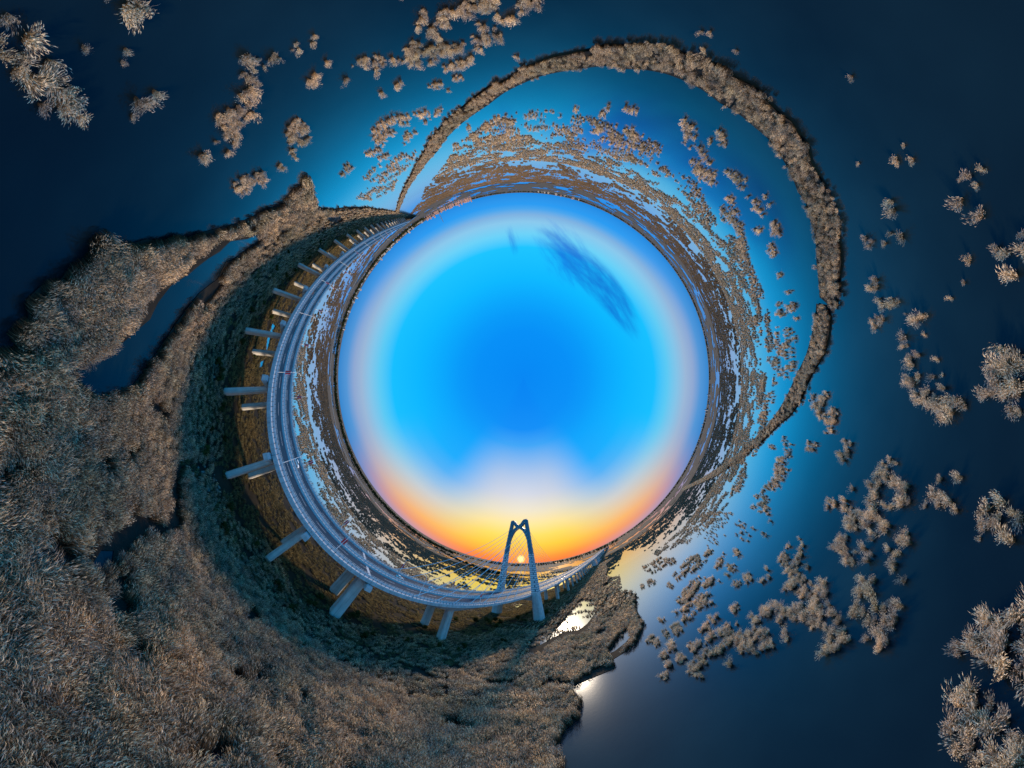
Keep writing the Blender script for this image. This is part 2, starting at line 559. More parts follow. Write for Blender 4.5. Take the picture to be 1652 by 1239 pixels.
POOL_CLEAR = [
[(-52.3,-1),(-54.6,-2.1),(-59.3,-4.3),(-62.6,-7.1),(-66.1,-10.4),(-67.1,-13.9),(-68.8,-18.1),(-72.6,-22.3),(-76.6,-29.2),(-79,-32.8),(-80.1,-37.4),(-86.7,-43.5),(-91.8,-51.8),(-92.8,-50.4),(-92.8,-46.6),(-87,-35.2),(-84.6,-32.9),(-85.2,-27.5),(-79.7,-20.6),(-76.5,-14.7),(-73.1,-9.1),(-69.8,-4.8),(-66.4,-1.1),(-63.6,1.1),(-61.9,3),(-59.6,1.9),(-56.9,2.6),(-54.6,1.6),(-52.8,0.3)],
[(-43.8,19.5),(-47,19.2),(-48.5,20.4),(-46.6,21.4),(-44.7,21.6)],
[(-29.1,33.7),(-30.9,35.3),(-29.7,36.3),(-28.8,37.9),(-27.6,37.2),(-27.8,35.2),(-28,33.4)],
[(-34.1,35.4),(-36.3,36.3),(-36.3,37.5),(-34.3,36.8)],
[(1.5,139.5),(12,155.9),(22.7,164.7),(36.3,191.4),(56,226.9),(63.1,230.6),(68,209.7),(58.7,182),(41,157.5),(33.2,150.7),(24.6,153.7),(15.8,146.4),(7.9,137.1),(2.5,134.8)],
[(62.8,182.8),(72.1,194.1),(75.7,191.7),(67.3,181.9)],
[(33.9,108.4),(42.6,118.7),(51.9,122.2),(48.6,114),(42.5,110.4),(36.1,108)],
[(86.4,185.5),(88.4,179.5),(83.6,168.8),(81.6,174.1)],
[(-129.5,-104.1),(-125.6,-104),(-145.9,-131.2),(-148.8,-128.5),(-143.8,-117)],
[(-150.1,-17),(-150.7,-26),(-153.4,-33.4),(-159.5,-33.7),(-156.4,-24.6),(-154.5,-16.4)],
[(-142.7,-5.6),(-143.8,-8.5),(-151.3,-11),(-147.9,-5.8)],
[(-13.3,246.4),(-12.5,261),(-0.3,262.9),(-5.8,240.5)],
[(-44.6,52.3),(-44.4,53),(-43.2,53.1),(-43.4,52.2)],
[(-50.9,-0.9),(-53.1,-2),(-57.7,-4.2),(-60.9,-6.9),(-64.4,-10.1),(-65.3,-13.5),(-67,-17.6),(-70.6,-21.7),(-74.5,-28.4),(-76.9,-31.9),(-77.9,-36.4),(-84.3,-42.4),(-89.3,-50.4),(-90.3,-49),(-90.3,-45.4),(-84.7,-34.3),(-82.4,-32.1),(-82.9,-26.8),(-77.6,-20.1),(-74.5,-14.3),(-71.1,-8.8),(-68,-4.6),(-64.7,-1),(-61.9,1),(-60.2,2.9),(-58,1.8),(-55.4,2.5),(-53.1,1.6),(-51.4,0.3)],
[(-49.3,-0.9),(-51.4,-2),(-55.9,-4),(-59,-6.7),(-62.3,-9.8),(-63.2,-13.1),(-64.9,-17),(-68.4,-21),(-72.2,-27.5),(-74.4,-30.9),(-75.5,-35.2),(-81.7,-41),(-86.5,-48.8),(-87.4,-47.5),(-87.4,-43.9),(-82,-33.2),(-79.8,-31),(-80.3,-26),(-75.1,-19.5),(-72.1,-13.8),(-68.8,-8.6),(-65.8,-4.5),(-62.6,-1),(-60,1),(-58.3,2.8),(-56.2,1.8),(-53.6,2.5),(-51.4,1.5),(-49.8,0.3)],
[(-28.4,32.9),(-30.2,34.5),(-29,35.5),(-28.1,37.1),(-26.9,36.3),(-27.2,34.4),(-27.3,32.6)],
[(-33.3,34.6),(-35.5,35.5),(-35.5,36.6),(-33.5,35.9)],
[(1.5,135.8),(11.7,151.7),(22.1,160.2),(35.3,186.3),(54.5,220.8),(61.4,224.4),(66.2,204.1),(57.1,177.1),(39.9,153.2),(32.3,146.6),(24,149.5),(15.4,142.5),(7.7,133.4),(2.4,131.2)],
[(1.4,131.5),(11.3,146.9),(21.4,155.2),(34.2,180.4),(52.8,213.8),(59.4,217.3),(64.1,197.6),(55.3,171.5),(38.6,148.4),(31.3,142),(23.2,144.8),(14.9,138),(7.5,129.2),(2.3,127.1)],
[(33.1,105.9),(41.6,115.9),(50.7,119.4),(47.4,111.4),(41.5,107.9),(35.3,105.5)]]
DIKES = [
[(-268.4,-349),(-172.8,-257.2),(-117.2,-208.7),(-81.7,-175.5),(-55.4,-148.4),(-40.9,-135.3),(-31.1,-128.1),(-20.3,-118.4),(-13.7,-111.9),(-6.8,-108.4),(-1.3,-100.9),(3.3,-96.5),(7.9,-91.2),(12.1,-87.9),(16.8,-83.7),(19.6,-79),(22.9,-76.5),(26.2,-72.3),(29.6,-69),(32.7,-66.7),(36.1,-63.6),(39,-60),(41.9,-58.7),(43.6,-55.4),(47.1,-53.8),(49.8,-51.7),(51.1,-48.9),(54.2,-47.4),(56.5,-45.5),(59.6,-44.9),(62.2,-42.4),(64.9,-39.5),(68.3,-37.3),(70.1,-34.8),(74.1,-32.1),(78.1,-28.4),(82.9,-26),(87.9,-22.4),(90.7,-19.8),(93.4,-22.1),(97.2,-26.5),(93.5,-30.6),(88.8,-35),(80.2,-39.9),(77.6,-42.6),(73.2,-45.2),(71.2,-48.5),(65.7,-51.4),(61.7,-54.4),(57.6,-57.3),(55.6,-59.9),(52.2,-63.1),(48.3,-67.7),(43.7,-70.1),(39.1,-73.5),(35.4,-76.4),(32.2,-79.8),(28.3,-84.6),(23.2,-87.9),(18.4,-93.1),(12.9,-98.3),(6.6,-103.4),(-0.7,-110.9),(-7.7,-118.1),(-16.8,-129.7),(-24.9,-137.2),(-38.3,-148.9),(-52.8,-163.1),(-69.3,-183.1),(-100.2,-209),(-155.8,-255.3),(-283.4,-376.6)],
[(94.9,-22.3),(95.5,-18.3),(99.8,-13),(105.5,-8.1),(115.7,-2.4),(122.2,2.8),(128,10.8),(138.9,19.9),(152.8,27.8),(171.1,41.7),(198.3,62.4),(246.6,102),(325.7,169.8),(524.3,329.3),(878.7,627.4),(1075.3,747.8),(414.1,218.6),(283.1,113.7),(213.7,61.9),(182.4,38.4),(164.6,25),(149.5,12.1),(135.2,-0.9),(120.9,-9.8),(111,-17.7),(101,-25.7)]]
DIKE_TOPS = [
[(-261.4,-339.9),(-168.2,-250.4),(-114.2,-203.2),(-79.6,-170.9),(-53.9,-144.5),(-39.8,-131.8),(-30.3,-124.7),(-19.8,-115.3),(-13.3,-109),(-6.6,-105.6),(-1.2,-98.3),(3.3,-94),(7.7,-88.8),(11.8,-85.6),(16.4,-81.6),(19.1,-76.9),(22.3,-74.5),(25.5,-70.4),(28.9,-67.2),(31.8,-64.9),(35.1,-61.9),(38,-58.5),(40.8,-57.1),(42.5,-53.9),(45.8,-52.4),(48.5,-50.3),(49.8,-47.7),(52.8,-46.1),(55,-44.3),(58,-43.8),(60.5,-41.3),(63.2,-38.5),(66.5,-36.3),(68.3,-33.9),(72.2,-31.3),(76,-27.6),(80.8,-25.3),(85.6,-21.8),(88.3,-19.3),(91,-21.5),(94.7,-25.8),(91,-29.8),(86.5,-34.1),(78.1,-38.9),(75.5,-41.5),(71.3,-44),(69.3,-47.2),(64,-50.1),(60.1,-52.9),(56.1,-55.8),(54.2,-58.4),(50.8,-61.4),(47,-65.9),(42.6,-68.3),(38,-71.6),(34.5,-74.4),(31.4,-77.7),(27.6,-82.4),(22.6,-85.6),(17.9,-90.7),(12.6,-95.7),(6.4,-100.7),(-0.7,-108),(-7.5,-115),(-16.4,-126.3),(-24.3,-133.6),(-37.3,-145),(-51.4,-158.8),(-67.5,-178.3),(-97.5,-203.6),(-151.7,-248.6),(-276,-366.8)],
[(92.4,-21.7),(93,-17.8),(97.2,-12.7),(102.8,-7.9),(112.7,-2.4),(119,2.7),(124.7,10.5),(135.3,19.4),(148.8,27.1),(166.7,40.6),(193.1,60.8),(240.2,99.4),(317.2,165.4),(510.5,320.7),(855.7,611),(1047.1,728.3),(403.3,212.9),(275.7,110.8),(208.1,60.3),(177.6,37.4),(160.3,24.3),(145.6,11.8),(131.6,-0.9),(117.7,-9.5),(108.1,-17.2),(98.3,-25)]]
ISLANDS = [
('tl',[(-27.4,-19),(-27.8,-19.8),(-29.2,-20),(-30.2,-20.5),(-31.4,-21.4),(-33.1,-22.2),(-34.3,-23.1),(-35.5,-23),(-37.6,-22.9),(-39.2,-22.8),(-38.2,-21.8),(-36.9,-21),(-35.7,-20.8),(-35.2,-19.8),(-33.5,-18.9),(-32.4,-19),(-31.3,-18.7),(-30.3,-18.1)]),
('tl2',[(-29.5,-28.2),(-29.7,-30.2),(-30.9,-30.6),(-31.7,-30.2),(-32.2,-29.7),(-33.4,-30.3),(-33.7,-29.7),(-33.2,-28.9),(-32.3,-28.5),(-31.6,-28.8),(-30.4,-28.6)]),
('tl2',[(-33.3,-27.6),(-33.3,-28.4),(-34.8,-29),(-35.2,-28.8),(-34.4,-28)]),
('tl2',[(-34.7,-27.1),(-35,-27.9),(-35.9,-28.2),(-35.6,-27.4)]),
('tl3',[(-38.8,-28.1),(-39.2,-29.5),(-39.9,-31.1),(-40.9,-31),(-41.9,-30.2),(-41,-28.7),(-39.5,-27.9)]),
('tl3',[(-42,-28.5),(-42.1,-28.1),(-42.2,-27.8),(-41.9,-27.5),(-41.5,-27.3),(-41.2,-27.5),(-41.1,-27.7),(-41.2,-28),(-41.5,-28.4)]),
('tl3',[(-32.9,-25),(-33,-24.9),(-33.1,-24.7),(-33,-24.6),(-32.8,-24.4),(-32.6,-24.5),(-32.5,-24.6),(-32.6,-24.8),(-32.7,-25)]),
('tl4',[(-37.4,-42.3),(-37.4,-44.4),(-40.1,-46.9),(-42.6,-47.3),(-44.8,-47.5),(-45,-46.3),(-45.4,-44.3),(-43.1,-45),(-40.9,-43.3),(-39.9,-43.8),(-39.1,-42.8)]),
('tl4',[(-48.4,-39.7),(-46.8,-40.8),(-46.4,-43.7),(-46.3,-46.6),(-48.6,-48.5),(-50.2,-47.4),(-50.9,-45.1),(-53.1,-45.9),(-55.1,-44.5),(-52.6,-42.4),(-50.2,-41)]),
('tl4',[(-38.2,-46.5),(-38.4,-46.3),(-38.7,-46.2),(-38.6,-45.9),(-38.3,-45.5),(-38,-45.5),(-37.8,-45.6),(-37.8,-45.9),(-37.9,-46.2)]),
('tl4',[(-37.9,-49.7),(-38.5,-49.6),(-39,-49.4),(-38.6,-48.6),(-38.3,-48),(-37.7,-47.9),(-37.4,-48),(-37,-48.4),(-37.4,-49.2)]),
('tl4',[(-39.6,-47.6),(-39.8,-47.7),(-39.8,-47.5),(-39.9,-47.3),(-39.7,-47.2),(-39.5,-47),(-39.2,-47.1),(-39.3,-47.3),(-39.4,-47.5)]),
('tl4',[(-52.7,-41),(-52.9,-40.7),(-53,-40.4),(-52.6,-40.1),(-52.2,-39.7),(-51.9,-39.9),(-51.8,-40),(-51.7,-40.4),(-52.3,-40.8)]),
('tl4',[(-54.6,-38.5),(-55.2,-38.3),(-55,-37.7),(-54.5,-37.1),(-54,-36.8),(-53.3,-36.8),(-53.1,-37.3),(-53.2,-37.9),(-54,-38.3)]),
('tl4',[(-57,-43.7),(-57.3,-43.2),(-57.4,-42.8),(-57.1,-42.3),(-56.2,-41.7),(-55.9,-42),(-55.5,-42.2),(-55.9,-42.8),(-56.3,-43.4)]),
('tl5',[(-64.6,-43),(-65.1,-45.6),(-64.5,-48.9),(-62.2,-51.4),(-64.9,-53.4),(-71.7,-54.8),(-72.5,-52.8),(-69.4,-48.9),(-72.1,-47.2),(-69.4,-43)]),
('tl6',[(-35.1,-53),(-35.8,-53),(-36,-52.7),(-36,-52.2),(-35.7,-51.5),(-35.2,-51.4),(-34.7,-51.2),(-34.4,-51.7),(-34.7,-52.5)]),
('tl6',[(-36.2,-51.7),(-36.5,-51.8),(-36.5,-51.6),(-36.6,-51.4),(-36.4,-51.2),(-36.2,-51),(-36,-51.1),(-36,-51.3),(-36,-51.5)]),
('tl6',[(-33.1,-54.1),(-33.4,-54.4),(-33.9,-54.2),(-33.8,-53.6),(-33.5,-53.3),(-33.1,-52.7),(-32.8,-53),(-32.5,-53.2),(-32.7,-53.7)]),
('tl6',[(-34,-54.5),(-34.3,-54.8),(-34.4,-54.5),(-34.5,-54.2),(-34.3,-54),(-34,-53.7),(-33.7,-53.8),(-33.7,-54),(-33.8,-54.3)]),
('tl6',[(-37.3,-59.8),(-38,-60.3),(-38.2,-59.7),(-38.4,-59.1),(-37.9,-58.4),(-37.4,-57.7),(-36.6,-57.8),(-36.5,-58.5),(-36.7,-59.1)]),
('tl6',[(-70.3,-62),(-71.5,-62.3),(-71.3,-61.2),(-70.4,-60),(-69.6,-59.6),(-68.4,-58.9),(-68,-59.8),(-68,-60.6),(-69.3,-61.5)]),
('tl6',[(-42.7,-57.2),(-41.3,-58),(-40.4,-59.4),(-41.4,-60.3),(-44,-60.5),(-43.8,-58.9)]),
('tl7',[(-49.1,-57),(-49,-59.4),(-52.7,-61),(-56.1,-65.4),(-60.7,-69.1),(-64.4,-67.4),(-69.2,-66.5),(-65.9,-61.4),(-61.9,-61.7),(-55.7,-57.1),(-52.1,-57.7)]),
('tl2',[(-29.9,-34.3),(-30.3,-34.1),(-30.5,-33.9),(-30.5,-33.6),(-30.1,-33.1),(-29.7,-33.2),(-29.5,-33.2),(-29.5,-33.6),(-29.5,-34)]),
('tl2',[(-29.3,-27),(-29.4,-27),(-29.4,-26.9),(-29.4,-26.8),(-29.3,-26.7),(-29.1,-26.7),(-29.1,-26.8),(-29.1,-26.9),(-29.1,-27)]),
('top',[(-18.2,-63.9),(-16.9,-66.4),(-17.1,-70.2),(-18.9,-72.3),(-17.9,-76),(-18.4,-82),(-14.9,-77.9),(-14.1,-84.6),(-13.3,-91.1),(-16.7,-92.1),(-20.8,-92.3),(-23.9,-89.6),(-27.5,-85.7),(-28.7,-79.4),(-31.3,-75.4),(-29.8,-73.3),(-25.9,-73.6),(-23,-71.4),(-20.4,-69.2),(-19.3,-66)]),
('top',[(-13.6,-70.8),(-14.4,-72.5),(-16.1,-73.6),(-16.8,-71.4),(-17,-69.9),(-16.3,-67.8),(-15.2,-67.4),(-13.8,-67),(-13.3,-68.8)]),
('top2',[(-12.7,-69),(-10.1,-66.8),(-8.5,-66.8),(-4.5,-67.8),(-4.4,-71.1),(-2,-72.1),(-2.2,-75),(-4.5,-76.3),(-6.2,-72.2),(-7.7,-71),(-10.9,-73.7),(-11.4,-71.9),(-12.5,-71.4)]),
('top2',[(-1.5,-69.4),(-0.3,-68.2),(3.1,-68),(3.4,-72),(1.3,-70.8),(-0.4,-73.6)]),
('top3',[(-8.3,-75.8),(-8.5,-76.8),(-9.1,-76.9),(-9.8,-76.9),(-9.8,-75.8),(-9.7,-74.9),(-9.1,-74.1),(-8.7,-74.5),(-8.3,-74.8)]),
('top3',[(-5.8,-76.9),(-6.2,-77.6),(-6.4,-77.6),(-6.8,-77.6),(-7.1,-77),(-6.8,-76.4),(-6.6,-75.8),(-6.2,-75.9),(-5.9,-76.3)]),
('top3',[(-4.9,-81.1),(-5.2,-82.8),(-6.2,-83),(-7.3,-83.3),(-7.5,-81.3),(-7.4,-79.7),(-6.5,-78.2),(-5.7,-78.8),(-5,-79.3)]),
('top3',[(-8.1,-81.3),(-8.3,-82.7),(-9.2,-83.3),(-9.9,-82.2),(-10,-81.5),(-10.1,-79.9),(-9.2,-79.3),(-8.4,-78.8),(-8.2,-80.1)]),
('top3',[(-9.9,-81.2),(-10.5,-81.8),(-11,-82.5),(-11.3,-81.8),(-11.7,-81),(-11.2,-80.1),(-11,-79.7),(-10.4,-79.5),(-10,-80.1)]),
('top3',[(-11.1,-79.3),(-11.5,-79.7),(-11.8,-79.8),(-12.1,-79.8),(-12.3,-79.1),(-12,-78.6),(-11.7,-78),(-11.5,-78.3),(-11.1,-78.6)]),
('top3',[(-10.6,-85.6),(-11,-86.6),(-11.7,-87.2),(-12.1,-86.3),(-12.4,-85.6),(-12.1,-84.4),(-11.6,-83.9),(-10.9,-83.5),(-10.6,-84.6)]),
('top3',[(-1.4,-91.6),(-1.4,-92.4),(-2,-92.9),(-2.5,-93),(-2.6,-91.9),(-2.8,-90.9),(-2.3,-90.2),(-1.8,-90.4),(-1.5,-90.5)]),
('top4',[(-32,-92.8),(-27.4,-92.8),(-26.4,-99.6),(-20.5,-95.6),(-20,-101.2),(-23.4,-104.4),(-28.3,-106.4),(-31.9,-104.6),(-31.4,-98)]),
('top5',[(-33.7,-69.8),(-34.9,-70),(-35.6,-69.9),(-36.1,-69.1),(-35.4,-67),(-34.3,-66.6),(-33.4,-66),(-33.2,-67.2),(-32.9,-68.3)]),
('top5',[(-32,-74.2),(-33.7,-74.9),(-34.2,-74.4),(-34.9,-73.6),(-34.4,-71.2),(-33.1,-70.5),(-31.8,-69.4),(-31.4,-70.7),(-31.3,-72.5)]),
('top5',[(-35.6,-74.9),(-36.1,-75.2),(-36.5,-75),(-36.7,-74.7),(-36.4,-73.8),(-35.9,-73.3),(-35.4,-73.1),(-35.3,-73.6),(-35.2,-74.1)]),
('top5',[(-40.5,-69.7),(-41,-69.7),(-41.5,-69.8),(-41.3,-69.1),(-41.1,-68.3),(-40.5,-68.1),(-40.2,-68),(-39.9,-68.3),(-40,-69.1)]),
('top5',[(-36.4,-67.4),(-36.8,-67.4),(-37,-67.4),(-37.1,-67.1),(-36.9,-66.6),(-36.6,-66.4),(-36.3,-66.3),(-36.2,-66.6),(-36.2,-67)]),
('top5',[(-36.3,-87.8),(-37.2,-88.8),(-38.5,-89.1),(-38.4,-87.3),(-38,-85.9),(-37,-84.4),(-36.3,-84.5),(-35.4,-84.7),(-35.5,-86.2)]),
('top5',[(-42,-85.1),(-42.6,-85.9),(-42.8,-85.4),(-43,-84.8),(-42.7,-84.2),(-42.2,-83.4),(-41.6,-83.3),(-41.3,-83.7),(-41.6,-84.5)]),
('top5',[(-19.4,-60.3),(-19.7,-60.8),(-20,-60.6),(-20.4,-60.4),(-20.3,-59.8),(-20,-59.4),(-19.6,-59.1),(-19.4,-59.5),(-19.3,-59.9)]),
('topl',[(-64,-96),(-58.8,-96.4),(-53.4,-97.4),(-48.2,-102.2),(-46.4,-107.6),(-52.4,-116.6),(-55.6,-110.5),(-63.5,-115.1),(-70.5,-115.8),(-67,-104.3)]),
('topl',[(-46,-108.6),(-42.2,-113.2),(-36.5,-112.4),(-35.2,-121.1),(-41.5,-122.8),(-49.3,-126),(-46.9,-115.7)]),
('topl',[(-68,-130.4),(-57,-121.4),(-55.1,-129.1),(-62.7,-136.4),(-69.8,-135)]),
('topl',[(-74.3,-103.3),(-72.3,-117.7),(-81.1,-135.2),(-84.7,-128.4),(-76.5,-108.2)]),
('topl',[(-97.1,-121.1),(-91.3,-130.5),(-86.3,-143.5),(-76.5,-143.8),(-73,-154.9),(-90.8,-174.9),(-111.8,-182.1),(-120.7,-165.8),(-103.4,-127.9)]),
('topl',[(-87.7,-97.8),(-80.8,-99.4),(-85.5,-105.6),(-93.1,-104.1)]),
('topl',[(-129.4,-139.2),(-118.8,-144.6),(-125.1,-170.1),(-120.1,-188.4),(-145.3,-208.8),(-150.7,-175.9),(-135.7,-148.9)]),
('arc',[(-2.3,-155.2),(4.6,-140.6),(13.1,-136.9),(23,-147.8),(37.2,-147.8),(40.8,-172.7),(21.8,-190.2),(5,-183.6),(-1.2,-173.1)]),
('arc',[(-27.4,-186.5),(-15.5,-170),(-2.8,-178.3),(-1.5,-203.2),(-22.5,-212.5),(-42.4,-213.3)]),
('arc',[(-13.5,-152.8),(-5,-159),(-7,-172.5),(-13.6,-165.8)]),
('arc',[(51.3,-200.1),(53.1,-158.5),(61.2,-143.3),(71.8,-139.3),(70.4,-113.5),(81,-134.5),(93.4,-164.9),(83.1,-187.1),(64.8,-208.8)]),
('arc',[(52.3,-130.6),(54.6,-115.5),(60.8,-122.2),(64.7,-138.7),(57.5,-137.3)]),
('arc',[(38,-106.8),(44.4,-104),(46.7,-109.2),(43.3,-110.8)]),
('arc',[(27.5,-129.6),(27.6,-133.2),(27.2,-134),(26.5,-135.4),(24.8,-133.6),(24.6,-130.6),(24.1,-127.5),(25.2,-127.2),(26.5,-127.6)]),
('arc',[(38.5,-123.7),(38.9,-126.6),(39,-128.5),(38.5,-129.9),(36.6,-128.2),(36,-125.3),(35.3,-122.9),(36.3,-122.4),(37.2,-121.5)]),
('arc',[(37.2,-114.6),(37.5,-116.4),(37.8,-118.5),(37,-118.5),(35.9,-117.8),(35.3,-115.8),(35.2,-114.7),(35.5,-113.4),(36.2,-113.3)]),
('arc',[(50.8,-137.9),(53.5,-142.6),(53.1,-147.5),(52.6,-152.1),(49.3,-146.6),(46.3,-142.5),(45.2,-135.1),(46.8,-134.3),(48,-133.7)]),
('arc',[(46.8,-146.6),(48,-152.8),(47.9,-155.8),(47.4,-159.2),(44,-155.5),(42.6,-150),(41.2,-144.6),(42.9,-144),(44.4,-142.9)]),
('arc',[(-33,-160.4),(-34.5,-163.3),(-36.4,-166),(-36.6,-162.3),(-36.7,-158.9),(-35.3,-155),(-34.3,-153.8),(-32.7,-152.8),(-32.4,-156.1)]),
('arc',[(-22.8,-166.1),(-23.8,-172.4),(-26.1,-173.8),(-27.3,-170),(-27.2,-166.8),(-26.7,-160.6),(-24.4,-157.9),(-22.6,-156.3),(-22.5,-161.5)]),
('arc',[(-35.1,-183),(-38.1,-188.8),(-39.3,-188.6),(-40.6,-187.2),(-40.8,-181),(-38.5,-176.1),(-36.6,-171),(-35,-172.1),(-34.5,-177.6)]),
('arc',[(-53.9,-195.2),(-56.8,-202),(-58.4,-200.9),(-60.4,-200.1),(-58.4,-191.4),(-56,-185.3),(-52.8,-180.4),(-52.3,-184.1),(-51.9,-188.2)]),
('arc',[(-15.5,-151.9),(-15.9,-153.5),(-16.8,-155),(-17.4,-154),(-17.4,-152),(-17.2,-149.9),(-16.6,-149),(-15.9,-148.9),(-15.5,-149.6)]),
('arcr',[(53.5,-87.2),(56.8,-83.7),(61.6,-80.1),(67.1,-82.5),(72.1,-90.2),(82.1,-89.8),(93.7,-94.2),(101.6,-108.2),(93.6,-110.3),(74.7,-105.9)]),
('arcr',[(59.2,-75.7),(60,-72.3),(65.6,-75.2),(67.2,-77.9),(63.1,-77.2)]),
('arcr',[(79.3,-82.3),(78.7,-75.2),(80.1,-71.4),(82.3,-67.6),(81.7,-60.3),(89.6,-60.7),(97.8,-66),(95.9,-73.8),(90,-78.9),(88.6,-81),(90.3,-87)]),
('arcr',[(119.8,-103.6),(93.7,-85.5),(103,-84.1),(112.2,-81.3),(131.6,-79.8),(146.7,-75.1),(165.7,-88.9),(142.6,-89.9),(129.3,-90),(132,-105.9)]),
('arcr',[(93.3,-59.5),(92.4,-55.9),(98,-54),(100.8,-57.8)]),
('arcr',[(110.9,-61.4),(107,-55.5),(113.6,-54.1),(118.2,-56.8)]),
('arcr',[(106.6,-66.3),(108.9,-66.9),(111.1,-68.3),(112,-70),(112.4,-71.2),(110.4,-70.9),(108.3,-69.9),(105.8,-68.2),(105.8,-66.7)]),
('rt',[(39.7,-35.7),(40.1,-35.9),(40.4,-36.2),(40.4,-36.6),(40.2,-36.8),(39.8,-36.8),(39.5,-36.5),(39.2,-36.1),(39.5,-35.8)]),
('rt',[(48.2,-27.6),(48.7,-27.5),(49.2,-27.8),(49.4,-28.3),(49.3,-28.6),(49,-28.9),(48.3,-28.7),(47.8,-28.3),(48,-27.9)]),
('rt',[(46.1,-25.8),(46.8,-26),(47.3,-26.1),(47.4,-26.7),(47.5,-27.2),(46.8,-27.2),(46.5,-27.2),(45.9,-26.8),(45.8,-26.2)]),
('rt',[(45.9,-27.6),(46.2,-27.6),(46.8,-27.8),(46.9,-28.3),(46.8,-28.5),(46.4,-28.8),(46,-28.5),(45.6,-28.2),(45.6,-27.9)]),
('rt',[(53.3,-33.7),(53.7,-33.8),(53.8,-34),(54,-34.2),(54,-34.5),(53.6,-34.4),(53.4,-34.4),(53.1,-34.2),(53.1,-33.8)]),
('rt',[(54.1,-25.1),(54.7,-24.9),(55.7,-25.2),(56.3,-25.8),(56.1,-26.5),(55.5,-26.9),(54.7,-26.7),(54.1,-26.1),(53.7,-25.6)]),
('rt',[(44.1,-19.9),(44.5,-20),(44.9,-20),(45.1,-20.3),(45.1,-20.7),(44.7,-20.7),(44.4,-20.8),(44.1,-20.5),(43.9,-20.2)]),
('rt',[(43.2,-19.3),(43.4,-19.1),(43.9,-19.3),(44.2,-19.8),(44.1,-20),(43.9,-20.3),(43.4,-20.2),(42.9,-20),(43,-19.6)]),
('rt',[(41.6,-18.4),(42.1,-18.4),(42.5,-18.4),(42.7,-18.8),(42.8,-19.2),(42.4,-19.3),(42.1,-19.4),(41.7,-19.1),(41.5,-18.7)]),
('rt',[(43.1,-18.3),(43.2,-18.2),(43.5,-18.3),(43.6,-18.5),(43.5,-18.6),(43.5,-18.8),(43.2,-18.7),(43.1,-18.6),(43,-18.5)]),
('rt',[(46.3,-18.5),(46.6,-18.2),(47.2,-18.5),(47.7,-18.9),(47.6,-19.2),(47.4,-19.7),(46.6,-19.6),(46.1,-19.3),(46.2,-18.9)]),
('rt',[(64.4,-25.3),(65.4,-25.2),(66.5,-25.4),(67.1,-26.2),(67.5,-27),(66.6,-27.3),(65.8,-27.3),(64.5,-26.8),(64.2,-25.9)]),
('rt',[(61.7,-22.6),(62.2,-22.7),(62.7,-22.6),(63,-23),(63.2,-23.4),(62.7,-23.5),(62.5,-23.6),(61.9,-23.4),(61.6,-23)]),
('rt',[(59.2,-23.1),(59.5,-22.9),(59.8,-23.1),(60.1,-23.3),(60.1,-23.5),(60,-23.7),(59.5,-23.7),(59.2,-23.5),(59.2,-23.3)]),
('rt',[(57.2,-21.2),(57.9,-21.2),(58.5,-21.2),(58.9,-21.7),(59.1,-22.3),(58.5,-22.5),(58.1,-22.5),(57.4,-22.2),(57.1,-21.7)]),
('rt',[(49.2,-13),(49.6,-12.9),(49.7,-13),(50,-13.1),(50.2,-13.4),(49.9,-13.5),(49.7,-13.7),(49.4,-13.5),(49.2,-13.2)]),
('rt',[(45,-12.5),(45.5,-12.4),(45.9,-12.3),(46.2,-12.7),(46.5,-13),(46.1,-13.3),(45.8,-13.4),(45.2,-13.3),(45,-12.8)]),
('rt',[(44.7,-11.4),(44.9,-11.2),(45.2,-11.3),(45.6,-11.4),(45.6,-11.7),(45.5,-12),(45.1,-12.1),(44.8,-11.9),(44.6,-11.7)]),
('rt',[(42.6,-10.9),(42.7,-10.6),(43,-10.7),(43.3,-10.9),(43.3,-11.1),(43.3,-11.3),(42.9,-11.4),(42.6,-11.3),(42.5,-11.1)]),
('rt',[(46.9,-16.1),(45.7,-16.2),(44,-16),(43.8,-15.5),(44.7,-15.3),(45.9,-15.6)]),
('rt',[(42.4,-12.3),(41.1,-12.4),(41.7,-11.1),(42.4,-11.9)]),
('dk',[(30,-57.2),(30.3,-57.8),(30.3,-58.2),(30.2,-58.6),(29.7,-58.6),(29.4,-58.1),(29.1,-57.6),(29.4,-57.3),(29.6,-57)]),
('dk',[(30.8,-56.5),(31.1,-56.8),(31.2,-57.2),(30.9,-57.4),(30.7,-57.4),(30.3,-57.2),(30.3,-56.7),(30.2,-56.3),(30.6,-56.4)]),
('dk',[(33.9,-60),(34.1,-60.7),(34.4,-61.4),(34.1,-61.6),(33.5,-61.8),(33.1,-61.1),(32.9,-60.7),(32.9,-60.1),(33.3,-59.7)]),
('dk',[(35.8,-54.6),(36,-54.8),(36.1,-55.1),(36,-55.2),(35.8,-55.3),(35.6,-55.1),(35.5,-54.9),(35.5,-54.7),(35.6,-54.5)]),
('in',[(156.8,-31.4),(138.3,-27.7),(129.8,-21.1),(130.6,-17.1),(137.1,-12.8),(135.8,-6.2),(149.5,0.1),(165.9,-1.2),(180.1,-9.1),(196.9,-15.3),(176,-28.6),(168.9,-22.7)]),
('in',[(222,-9.8),(199.8,-1.6),(203.6,16.4),(170,7.3),(172.3,16.2),(186.9,31.2),(196.6,40.6),(219.2,17.9)]),
('in',[(185.8,-65),(172.3,-48.5),(181.7,-52.9)]),
('in',[(116.8,-46.5),(119.1,-47),(121.1,-47.3),(122.7,-48.4),(123.6,-50),(121.5,-49.9),(120.2,-49.8),(118.1,-48.6),(116.4,-47.4)]),
